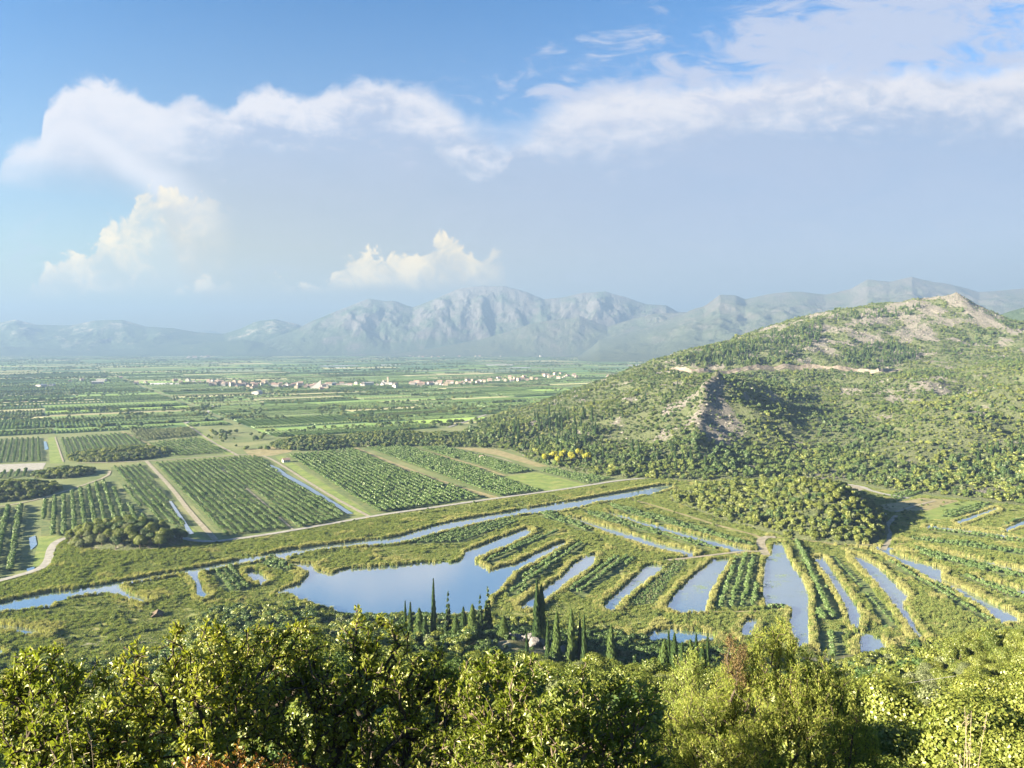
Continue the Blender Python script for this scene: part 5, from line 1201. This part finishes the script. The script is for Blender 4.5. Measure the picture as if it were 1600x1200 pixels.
def leaves(N, par, tips, r, per, size, mat, sp=0.16, width=0.42, up=0.35, extra=None):
    """folded oak-like leaves round every twig end"""
    T = norm(N[tips]-N[par[tips]]); P = N[tips]
    back = r.random((len(tips), per))**1.4*sp
    c = P[:, None]-T[:, None]*back[..., None]
    d = norm(T[:, None]*0.55+rdir(len(tips)*per, r).reshape(len(tips), per, 3)*0.95+np.array([0, 0, up]))
    c = (c+d*0.012).reshape(-1, 3); d = d.reshape(-1, 3); n = len(c)
    side = norm(np.cross(d, rdir(n, r)*0.9+np.array([0, 0, 0.7]))); nr = np.cross(side, d)
    L = (size*(0.55+0.75*r.random(n)))[:, None]; w = L*width*(0.8+0.4*r.random(n))[:, None]
    cup = (0.10+0.25*r.random(n))[:, None]; dr = (r.normal(size=n)*0.18)[:, None]
    V = np.empty((n, 8, 3)); b = c
    V[:, 0] = b; V[:, 1] = b+d*L*0.38-side*w*0.42+nr*L*cup*0.5; V[:, 2] = b+d*L*0.40; V[:, 3] = b+d*L*0.38+side*w*0.42+nr*L*cup*0.5
    V[:, 4] = b+d*L*0.74-side*w*0.5+nr*L*(cup*0.55+dr*0.5); V[:, 5] = b+d*L*0.76+nr*L*dr*0.5; V[:, 6] = b+d*L*0.74+side*w*0.5+nr*L*(cup*0.55+dr*0.5); V[:, 7] = b+d*L+nr*L*dr
    i = np.arange(n)[:, None]*8
    tri = np.concatenate([i+[0, 2, 1], i+[0, 3, 2], i+[4, 5, 7], i+[5, 6, 7]]); qd = np.concatenate([i+[1, 2, 5, 4], i+[2, 3, 6, 5]])
    tipr = np.repeat(r.random(len(tips)), per)
    a = np.repeat(np.clip(0.55*tipr+0.45*r.random(n), 0, 1), 8)
    return V.reshape(-1, 3), [tri, qd], a
def fill(blobs, n, r, shell=0.35, nsub=9, sub_r=0.36, zst=1.0):
    B = [(PD(a, b, D), rp*D/F) for a, b, D, rp in blobs]; w = np.array([q_[1]**2.4 for q_ in B]); k = r.choice(len(B), n, p=w/w.sum())
    d = rdir(n, r); rr = shell+(1-shell)*r.random(n)**0.5
    S_ = [[b[0]+q_*b[1]*np.array([1, 1.2, 1])*r.uniform(0.45, 0.85) for q_ in rdir(nsub, r)] for b in B]; out = []
    for j, i in enumerate(k):
        if r.random() < 0.22: out.append(B[i][0]+d[j]*rr[j]*B[i][1]*0.9); continue
        c = S_[i][int(r.integers(nsub))]; out.append(c+d[j]*rr[j]*B[i][1]*sub_r*np.array([1, 1, zst]))
    return np.array(out)
def fore_tree(name, blobs, base_px, n, per, size, mat, seed, label, cat='tree', r0=0.075, leafkw={}, bark=None):
    r = np.random.default_rng(seed); att = fill(blobs, n, r)
    bx, by = PD(base_px[0], 1100, base_px[1])[:2]; bz = float(Hfore(np.array([bx]), np.array([by]))[0])
    base = np.array([bx, by, bz-0.1]); att = att[att[:, 2] > bz+0.35]
    N, par, tips = grow(att, base, r)
    (TV, TF), w = wood(N, par, r0)
    root = empty(name, tuple(base), 0, label, cat)
    mk('trunk', TV-base, [TF], [bark or ML_BARKD], parent=root, smooth=True)
    lt = np.concatenate([tips, np.where((w > 0) & (w < 3))[0][::2]]).astype(int); lt = lt[lt > 8]
    V, Fs, a = leaves(N, par, lt, r, per, size, mat, **leafkw)
    mk('crown', V-base, Fs, [mat], parent=root, attr={'rnd': a})
    return root
fore_tree('oak_tree', [(60,1095,8.2,82),(110,1150,7.8,85),(20,1165,7.6,80),(125,1060,8.8,38),(-20,1110,8,70),(60,1225,7.4,90),(150,1240,7.3,80),(30,1050,9,30)], (60, 8.2), 760, 7, 0.066, ML_FORE2, 301, 'dark leafy oak filling the lower left corner')
fore_tree('oak_tree', [(240,1052,8.6,74),(330,1028,8.8,62),(205,1130,8.1,75),(300,1130,8.2,95),(410,1075,9,85),(190,1050,8.8,30),(272,990,9,24),(410,1010,9.3,38),(470,1000,9.4,34),(300,1230,7.6,90),(200,1230,7.5,80),(170,1180,7.8,60)], (280, 8.6), 1150, 7, 0.064, ML_FORE, 302, 'yellow green oak with pale sunlit leaves left of centre', r0=0.085)
fore_tree('oak_tree', [(575,990,9.8,50),(520,1050,9.4,72),(620,1055,9.6,70),(585,1120,9.3,90),(680,1100,9.5,70),(470,1110,9.1,80),(690,1055,9.9,42),(520,1190,9,85),(640,1200,9,80),(430,1180,8.6,70),(560,968,9.9,14)], (555, 9.6), 1250, 7, 0.062, ML_FORE, 303, 'tall oak with open dark forks in the middle foreground', r0=0.12)
fore_tree('oak_tree', [(765,1050,8.6,38),(835,1105,8.2,68),(905,1105,8.4,55),(960,1110,8.8,60),(860,1160,7.9,85),(770,1100,8.3,72),(760,1190,8,85),(950,1190,8.4,80),(1010,1190,9.2,60),(800,1035,9,22),(915,1045,8.8,20),(1010,1085,9.6,26)], (850, 8.6), 1180, 7, 0.064, ML_FORE2, 304, 'loose oak with bare pale twigs right of centre', r0=0.075, bark=ML_BARK)
fore_tree('oak_tree', [(700,1150,10.5,90),(740,1100,11,60),(480,1030,11,44),(420,1050,11,40),(1000,1130,11,60),(620,1180,10.8,90),(330,1095,11,70),(100,1130,10.5,70)], (700, 11.0), 800, 7, 0.066, ML_FORE2, 305, 'oak crown seen through the gaps between the front oaks')
fore_tree('red_leaved_shrub', [(365,1198,6.9,30),(330,1220,6.7,36),(410,1222,6.7,36),(440,1195,7.1,18),(300,1230,6.6,50),(380,1240,6.5,60),(470,1225,6.7,40)], (370, 6.9), 240, 9, 0.042, ML_RED, 306, 'orange and red leaved shrub at the bottom left of centre', 'shrub', r0=0.03)

# juniper: upright feathery sprays
def sprays(N, par, tips, r, per, size, sp, spread=0.055):
    T = norm(norm(N[tips]-N[par[tips]])*0.6+np.array([0, 0, 0.9])); P = N[tips]; n = len(tips)*per
    f = r.random((len(tips), per)); c = P[:, None]+T[:, None]*((f-0.5)*sp)[..., None]+r.normal(size=(len(tips), per, 3))*spread*(1.1-f)[..., None]
    d = norm(T[:, None]*0.8+rdir(n, r).reshape(len(tips), per, 3)*0.62).reshape(-1, 3); c = c.reshape(-1, 3)
    side = norm(np.cross(d, rdir(n, r))); s = (size*(0.5+0.9*r.random(n)))[:, None]
    V, Fq, a = quads(c, d*s, side*s*0.30, r); a = np.clip(0.5*a+0.5*np.repeat(np.repeat(r.random(len(tips)), per), 4), 0, 1); return V, Fq, a
def juniper(name, blobs, base_px, n, per, size, mat, seed, label, r0=0.07, sp=0.20, cat='tree', shell=0.45):
    r = np.random.default_rng(seed); att = fill(blobs, n, r, shell, 11, 0.24, 2.1)
    bx, by = PD(base_px[0], 1100, base_px[1])[:2]; bz = float(Hfore(np.array([bx]), np.array([by]))[0]); base = np.array([bx, by, bz-0.1]); att = att[att[:, 2] > bz+0.3]
    N, par, tips = grow(att, base, r); (TV, TF), w = wood(N, par, r0, 0.004)
    root = empty(name, tuple(base), 0, label, cat); mk('trunk', TV-base, [TF], [ML_BARKD], parent=root, smooth=True)
    V, Fq, a = sprays(N, par, tips, r, per, size, sp); mk('crown', V-base, [Fq], [mat], parent=root, attr={'rnd': a}); return root
juniper('juniper_tree', [(1227,966,14,9),(1225,982,14,15),(1222,1002,14,24),(1200,1032,13.9,42),(1243,1025,14.1,28),(1175,1062,13.8,48),(1285,1050,14.2,34),(1305,1080,14,48),(1255,1075,13.6,55),(1140,1088,14,40),(1100,1120,14,45),(1065,1150,14,42),(1215,1110,13.3,60),(1165,1140,13.2,70),(1120,1180,13.2,70),(1280,1130,13.4,60),(1330,1120,14,34),(1340,1170,13.8,50),(1240,1190,13,90),(1180,1210,12.8,80),(1040,1200,13.5,60),(1330,1230,13.4,70)], (1245, 14.2), 3200, 38, 0.023, ML_JUN, 311, 'large sunlit yellow green juniper right of centre', r0=0.11)
juniper('juniper_tree', [(1143,1000,13.6,11),(1148,1022,13.6,21),(1152,1045,13.6,20),(1158,1068,13.6,16)], (1168, 13.7), 200, 24, 0.017, ML_DEAD, 312, 'withered brown juniper top left of the green juniper', r0=0.03, sp=0.15, shell=0.1)
juniper('juniper_tree', [(1075,1045,17,30),(1092,1030,17,22),(1060,1075,17,34),(1100,1070,17,36),(1080,1110,16.5,40)], (1085, 17.2), 520, 30, 0.021, ML_WIL, 313, 'pale soft green juniper behind the left edge of the large one', r0=0.05)
# low bushes closing the near ground between the big trees
NB = [(1390,1130,22,70,2,'light green bush at the bottom right beside the juniper'), (1450,1165,20,70,6,'spreading yellow green bush at the bottom right'), (1540,1170,21,80,2,'round light green bush near the bottom right corner'), (1595,1110,24,70,5,'upright bush on the right edge'), (1480,1100,28,60,0,'deep green bush above the dry stalks'), (1400,1060,36,60,6,'spreading bush in the middle of the right slope'), (1010,1140,20,60,2,'bush left of the juniper foot'), (1350,1180,18,60,3,'grey green bush right of the juniper foot')]
for a, b, D, rp, kd, lab in NB:
    p = PD(a, b, D); z_ = float(Hfore(p[0:1], p[1:2])[0]); sc_ = rp*D/F/2.3
    place(BROAD[kd], 'bush', (float(p[0]), D, min(p[2]-3.1*sc_, z_)), a*0.7, sc_, lab, 'bush')
# dry stalks
def stalks(px, py, D, n, seed, label):
    r = np.random.default_rng(seed); c = PD(px, py, D); z_ = float(Hfore(c[0:1], c[1:2])[0]); segs = []
    for k in range(n):
        b = np.array([r.normal()*0.10, r.normal()*0.06, z_-c[2]]); t_ = np.array([r.normal()*0.16-0.05, r.normal()*0.1, r.uniform(-0.25, 0.32)])
        m = (b+t_)/2+r.normal(size=3)*0.03; segs += [(b, m, 0.0035, 0.003), (m, t_, 0.003, 0.002)]
        for j in range(5): segs.append((t_-np.array([0, 0, 0.03*j]), t_-np.array([0, 0, 0.03*j])+r.normal(size=3)*0.03+[0, 0, 0.03], 0.0025, 0.0015))
    V, Fq = tubes(segs, 4); o = mk('dry_stalks', V, [Fq], [M_STALK]); o.location = tuple(c); tag(o, label, 'plant')
M_STALK = plain_mat('bleached dry stalk', (0.26, 0.22, 0.17), 0.9, var=0.2)
stalks(1520, 1150, 9.5, 6, 401, 'bleached dry stalks standing at the bottom right')
stalks(165, 1170, 7.2, 4, 402, 'thin pale twigs sticking out of the lower left oak')
# three slack wires crossing the slope behind the juniper
M_WIRE = plain_mat('aluminium wire', (0.55, 0.55, 0.52), 0.4, var=0.0)
for k, (a, b, c, d, D0, D1) in enumerate([(880,1092,1500,1055,74,88), (880,1133,1500,1085,66,80), (1000,1122,1620,1098,70,82)]):
    p0, p1 = PD(a, b, D0), PD(c, d, D1); segs = []; n = 24
    pts = [p0+(p1-p0)*i/n-np.array([0, 0, 1.2*math.sin(math.pi*i/n)]) for i in range(n+1)]
    for u_, v_ in zip(pts[:-1], pts[1:]): segs.append((u_, v_, 0.018, 0.018))
    V, Fq = tubes(segs, 4); o = mk('overhead_wire', V-p0, [Fq], [M_WIRE]); o.location = tuple(p0)
    tag(o, ['upper thin wire crossing the slope behind the juniper', 'lowest thin wire crossing the slope behind the juniper', 'middle thin wire crossing the right slope'][k], 'wire')
# ------------------------------------------------------------------ villages on the plain and under the mountains
def house_proto(w, d, h, rh, wall, roof, seed, chimney=True, eave=0.5):
    me = []
    V = [(x*w/2, y*d/2, z_) for z_ in (-0.5, h) for x, y in ((-1, -1), (1, -1), (1, 1), (-1, 1))]+[(-w/2, 0, h+rh), (w/2, 0, h+rh)]
    Fq = [np.array([[0, 1, 5, 4], [2, 3, 7, 6]]), np.array([[1, 2, 6, 9, 5], [3, 0, 4, 8, 7]])]
    me.append(('wall', mk('wall', V, Fq, [wall], link=False).data))
    w2, d2, t_ = w/2+eave, d/2+eave, 0.25; dz = rh*eave/(d/2)
    V = [(-w2, -d2, h-dz+0.05), (w2, -d2, h-dz+0.05), (w2, 0, h+rh+0.05), (-w2, 0, h+rh+0.05), (w2, d2, h-dz+0.05), (-w2, d2, h-dz+0.05)]
    V += [(x, y, z_+t_) for x, y, z_ in V]
    Fq = np.array([[0, 1, 2, 3], [3, 2, 4, 5], [7, 6, 9, 8], [8, 9, 11, 10], [0, 6, 7, 1], [5, 4, 10, 11], [0, 3, 9, 6], [3, 5, 11, 9], [1, 7, 8, 2], [2, 8, 10, 4]])
    me.append(('roof', mk('roof', V, [Fq[:, ::-1]], [roof], link=False).data))
    V, Fq = [], []
    for s in (-1, 1):
        for fl in range(int(h//2.8)):
            for k in range(int(w//2.6)):
                x = -w/2+1.3+k*2.6; z_ = 1.0+fl*2.8; y = s*(d/2+0.04); b = len(V)
                V += [(x-0.5, y, z_), (x+0.5, y, z_), (x+0.5, y, z_+1.3), (x-0.5, y, z_+1.3)]; Fq.append((b, b+1, b+2, b+3))
    me.append(('window', mk('window', V, [np.array(Fq)], [M_WIN], link=False).data))
    if chimney:
        V = [(x*0.35+w*0.2, y*0.35+0.8, z_) for z_ in (h+rh*0.3, h+rh+0.9) for x, y in ((-1, -1), (1, -1), (1, 1), (-1, 1))]
        me.append(('chimney', mk('chimney', V, [np.array([[4, 5, 6, 7], [0, 1, 5, 4], [1, 2, 6, 5], [2, 3, 7, 6], [3, 0, 4, 7]])], [wall], link=False).data))
    return me
M_WIN = plain_mat('dark window', (0.05, 0.06, 0.07), 0.2, var=0.0)
WH = plain_mat('white render', (0.42, 0.41, 0.39), 0.9, var=0.08); CR = plain_mat('cream render', (0.38, 0.33, 0.25), 0.9, var=0.08); PK = plain_mat('pinkish block wall', (0.29, 0.24, 0.20), 0.9, var=0.1)
RD = plain_mat('red roof tiles', (0.24, 0.175, 0.145), 0.85, var=0.2); OR = plain_mat('orange roof tiles', (0.28, 0.22, 0.18), 0.85, var=0.2); GY = plain_mat('pale metal roof', (0.34, 0.34, 0.34), 0.5, var=0.1)
HS = [house_proto(11, 9, 6, 2.6, WH, OR, 1), house_proto(14, 10, 6.5, 3.0, WH, RD, 2), house_proto(10, 9, 8.8, 2.4, CR, OR, 3), house_proto(12, 9, 5.8, 2.6, PK, RD, 4), house_proto(26, 13, 5.8, 1.6, WH, GY, 5, False), house_proto(9, 8, 3.2, 2.2, WH, RD, 6)]
HN = ['small white house with orange roof', 'white house with red roof', 'tall cream house with orange roof', 'pinkish house with red roof', 'long pale shed with metal roof', 'low white cottage with red roof']
hr = np.random.default_rng(88)
def village(px0, px1, pyc, n, where, spread, kinds=(0, 1, 2, 3, 5), s=1.0):
    for k in range(n):
        f = (k+hr.random())/n; a = px0+(px1-px0)*f; b = np.interp(f, [0, 1], pyc)+hr.normal()*spread; g = G(a, b)
        kd = int(hr.choice(kinds))
        if Hhill(g[0:1], g[1:2])[0] > 0: continue
        place(HS[kd], 'house', (float(g[0]), float(g[1]), 0.0), float(hr.choice([0.0, 1.57, 0.55])+hr.normal()*0.15), float(s*(0.85+0.4*hr.random())), HN[kd]+' '+where, 'house', HN[kd]+'s '+where)
village(272, 355, (597, 599), 9, 'at the left end of the far village', 1.6)
village(325, 400, (600, 605), 26, 'in the crowded middle of the far village', 2.6, (3, 3, 1, 2, 0))
village(400, 470, (601, 605), 14, 'along the street of the far village', 1.6, (2, 0, 5, 1))
village(462, 520, (604, 607), 10, 'near the wedge-roofed church', 2.0, (1, 3, 0))
village(515, 620, (602, 602), 14, 'right of the wedge-roofed church', 1.8, (4, 0, 5, 1))
village(640, 700, (602, 601), 15, 'at the left end of the roadside village', 1.8)
village(700, 905, (600, 588), 44, 'along the roadside village in front of the hill', 2.0)
village(945, 1025, (590, 583), 18, 'beside the left foot of the hill', 1.6)
village(50, 240, (600, 596), 9, 'alone in the left plain', 3.0, (4, 0, 5))
village(640, 760, (557.5, 556.5), 30, 'in the town under the central mountain', 0.7, (0, 1, 3), 1.5)
village(760, 930, (556.5, 556.5), 24, 'under the foothills right of the town', 0.7, (0, 1, 3), 1.4)
village(290, 330, (559, 559), 8, 'under the left mountains', 0.6, (0, 1), 1.6)
village(380, 640, (605, 600), 8, 'scattered among the far orchards', 5.0, (4, 0, 5))
# the church with its tall sail-like wedge
def wedge():
    g = G(497, 608); h = 24.0
    root = empty('church', (float(g[0]), float(g[1]), 0), 0.1, 'white church with a tall slanting wedge roof in the far village', 'church')
    V = [(-20, -8, 0), (8, -8, 0), (8, 8, 0), (-20, 8, 0), (-20, -8, 4), (8, -5, h), (8, 5, h), (-20, 8, 4)]
    mk('roof', V, [np.array([[4, 5, 6, 7], [0, 1, 5, 4], [1, 2, 6, 5], [2, 3, 7, 6], [3, 0, 4, 7]])], [WH], parent=root)
    V = [(x*9+10+9, y*7, z_) for z_ in (0, 6.5) for x, y in ((-1, -1), (1, -1), (1, 1), (-1, 1))]
    mk('nave', V, [np.array([[4, 5, 6, 7], [0, 1, 5, 4], [1, 2, 6, 5], [2, 3, 7, 6], [3, 0, 4, 7]])], [CR], parent=root)
wedge()
def steeple():
    g = G(606, 599); root = empty('bell_tower', (float(g[0]), float(g[1]), 0), 0, 'slim pale bell tower between the two far villages', 'tower')
    V = [(x*2.4, y*2.4, z_) for z_ in (0, 17) for x, y in ((-1, -1), (1, -1), (1, 1), (-1, 1))]; mk('shaft', V, [np.array([[4, 5, 6, 7], [0, 1, 5, 4], [1, 2, 6, 5], [2, 3, 7, 6], [3, 0, 4, 7]])], [CR], parent=root)
    V = [(-2.8, -2.8, 17.02), (2.8, -2.8, 17.02), (2.8, 2.8, 17.02), (-2.8, 2.8, 17.02), (0, 0, 22)]; mk('roof', V, [np.array([[0, 1, 4], [1, 2, 4], [2, 3, 4], [3, 0, 4]])], [OR], parent=root)
steeple()
# plastic tunnels (greenhouses) and pale roads far out on the plain
M_GH = plain_mat('white greenhouse film', (0.45, 0.46, 0.47), 0.5, var=0.05)
def tunnel(a, b, c, d, w, lab):
    p, q_ = G(a, b), G(c, d); L = np.hypot(*(q_-p)[:2]); th = np.linspace(0, math.pi, 7); V = []; Fq = []
    nb = max(1, int(w//9))
    for j in range(nb):
        b0 = len(V)
        for x in (-L/2, L/2): V += [(x, -w/2+j*9+4.5-math.cos(t_)*4.3, math.sin(t_)*3.6) for t_ in th]
        Fq += [(b0+k, b0+k+7, b0+k+8, b0+k+1) for k in range(6)]
    o = mk('greenhouse', V, [np.array(Fq)], [M_GH], smooth=True); o.location = tuple((p+q_)/2); o.rotation_euler = (0, 0, math.atan2((q_-p)[1], (q_-p)[0])); tag(o, lab, 'greenhouse')
tunnel(500, 572.5, 556, 571.5, 60, 'long white greenhouse left of the middle on the far plain'); tunnel(592, 571, 628, 570.5, 50, 'white greenhouse right of the longest one on the far plain'); tunnel(798, 575.5, 826, 575, 40, 'white greenhouse in front of the far town')
tunnel(984, 572, 1010, 571, 70, 'pale greenhouses beside the left foot of the hill'); tunnel(510, 575, 540, 574.6, 40, 'smaller white greenhouse in front of the longest one'); tunnel(235, 600.5, 290, 600, 30, 'white greenhouse left of the far village'); tunnel(760, 571, 800, 570.6, 36, 'narrow white greenhouse on the far plain')
for pts, w in (([(0,588),(30,589),(80,591),(130,592)], 16), ([(235,603),(400,604),(520,606),(620,604),(700,603),(905,590),(1020,585)], 9), ([(290,662),(300,655),(322,648),(330,636),(350,630)], 5), ([(700,668),(740,655),(760,648)], 5), ([(395,640),(450,643),(500,650),(530,655)], 6), ([(830,634),(900,637),(960,643)], 7)):
    ribbon('road', smooth(GP(pts), 1), w, 0.45, M_ROAD, step=20.0)
# ferry shed and small hut at the marsh edge
place(HS[5], 'house', tuple(float(v) for v in G(1273, 843)), 0.3, 0.35, 'tiny white hut at the edge of the wooded knoll', 'hut')
HG = house_proto(9, 7, 3.0, 2.2, ML_BARK, ML_BARK, 7, False)
place(HG, 'house', tuple(float(v) for v in (G(246, 962)+np.array([0, 0, -1.2]))), 1.9, 0.6, 'small grey roof at the foot of the slope left of the wood', 'hut')
# lily leaves floating on the ponds
def lilies(polys, n, mat, label, sd):
    r = np.random.default_rng(sd); V, Fq = [], []
    for poly in polys:
        P = np.array(GP(poly))[:, :2]; c = P.mean(0); th = np.arange(6)*math.pi/3; m = 0
        Q = np.c_[r.uniform(P[:, 0].min(), P[:, 0].max(), n), r.uniform(P[:, 1].min(), P[:, 1].max(), n)]; ok_ = inpoly(Q[:, 0], Q[:, 1], P) & WIN(Q[:, 0], Q[:, 1]) & (fbm(Q[:, 0], Q[:, 1], 5, 3) > -0.12)
        while m < n:
            p = Q[m]; m += 1
            if not ok_[m-1]: continue
            s = r.uniform(0.15, 0.42); b = len(V); V += [(p[0]+math.cos(t_)*s, p[1]+math.sin(t_)*s, 0.125+0.006*(m % 5)) for t_ in th]; Fq.append(tuple(range(b, b+6)))
    o = mk('floating_leaves', V, [np.array(Fq)], [mat], attr={'rnd': np.repeat(r.random(len(Fq)), 6)}); tag(o, label, kind='stuff')
lilies([[(1080,929),(1108,924),(1102,936),(1082,936)],[(1084,938),(1102,938),(1100,943),(1086,943)],[(1062,947),(1080,943),(1100,944),(1098,955),(1066,955)]], 1500, ML_LILY, 'pale green floating leaves on the pond left of the square citrus block', 1)
lilies([[(1216,896),(1228,890),(1240,904),(1236,914),(1226,912)],[(1226,916),(1238,914),(1244,930),(1240,938),(1228,938)]], 1700, ML_WIL, 'yellow green water weed on the pond right of the square citrus block', 2)
lilies([[(1390,905),(1425,932),(1414,946),(1395,925)],[(1440,880),(1473,892),(1470,905),(1440,888)],[(1510,925),(1560,950),(1550,960),(1520,940)]], 900, ML_LILY, 'pale floating leaves on the canals at the right', 3)
place(HS[5], 'house', tuple(float(v) for v in G(447, 722)), 0.55, 0.75, 'small white field hut in the orchard right of the straight ditch', 'hut')
place(HS[5], 'house', tuple(float(v) for v in G(752, 715)), 0.2, 0.45, 'tiny white hut where the orchards meet the conifer spur', 'hut')
def parked_car(px, py, rz, label):
    g = G(px, py); root = empty('parked_car', (float(g[0]), float(g[1]), 0.1), rz, label, 'car')
    prof = [(-2.1, 0.35), (-2.15, 0.85), (-1.9, 1.0), (-1.5, 1.45), (0.5, 1.5), (1.15, 1.02), (2.0, 0.88), (2.15, 0.6), (2.1, 0.35)]; n = len(prof)
    V = [(x, s*(0.86 if z_ < 1.1 else 0.7), z_) for s in (-1, 1) for x, z_ in prof]
    Fq = [np.array([[k, k+1, n+k+1, n+k] for k in range(n-1)]), np.array([list(range(n))[::-1], list(range(n, 2*n))])]
    mk('body', V, Fq, [M_GH], parent=root)
    V, Fq = [], []
    for s in (-1, 1):
        b = len(V); V += [(-1.5, s*0.83, 1.06), (0.85, s*0.83, 1.06), (0.4, s*0.73, 1.42), (-1.4, s*0.73, 1.42)]; Fq.append((b, b+1, b+2, b+3))
    mk('window', V, [np.array(Fq)], [M_WIN], parent=root)
    for x in (-1.35, 1.35):
        for s in (-1, 1):
            V, Fq = tubes([((x, s*0.70, 0.32), (x, s*0.90, 0.32), 0.32, 0.32)], 12); V = np.vstack([V, [[x, s*0.9, 0.32]]]); tri = np.array([[12+k, 12+(k+1) % 12, 24] for k in range(12)])
            mk('wheel', V, [Fq, tri], [M_WIN], parent=root)
parked_car(1380, 805, 0.3, 'small white car parked in the shade right of the wooded knoll')
# ------------------------------------------------------------------ air
def haze(dens, col):
    x0, x1, y0, y1, z0, z1 = -16500, 16500, -900, 15500, -25, 860
    V = [(x, y, z_) for z_ in (z0, z1) for x, y in ((x0, y0), (x1, y0), (x1, y1), (x0, y1))]
    Fq = np.array([[3, 2, 1, 0], [4, 5, 6, 7], [0, 1, 5, 4], [1, 2, 6, 5], [2, 3, 7, 6], [3, 0, 4, 7]])
    m = bpy.data.materials.new('hazy air'); m.use_nodes = True; t = NT(m.node_tree)
    v = t.n('ShaderNodeVolumePrincipled', i={'Color': tuple(col)+(1,), 'Density': dens, 'Anisotropy': 0.1})
    t.n('ShaderNodeOutputMaterial', i={'Volume': v.outputs[0]})
    o = mk('haze', V, [Fq], [m]); tag(o, kind='stuff')

haze(HAZE_D, (0.138, 0.220, 0.358))
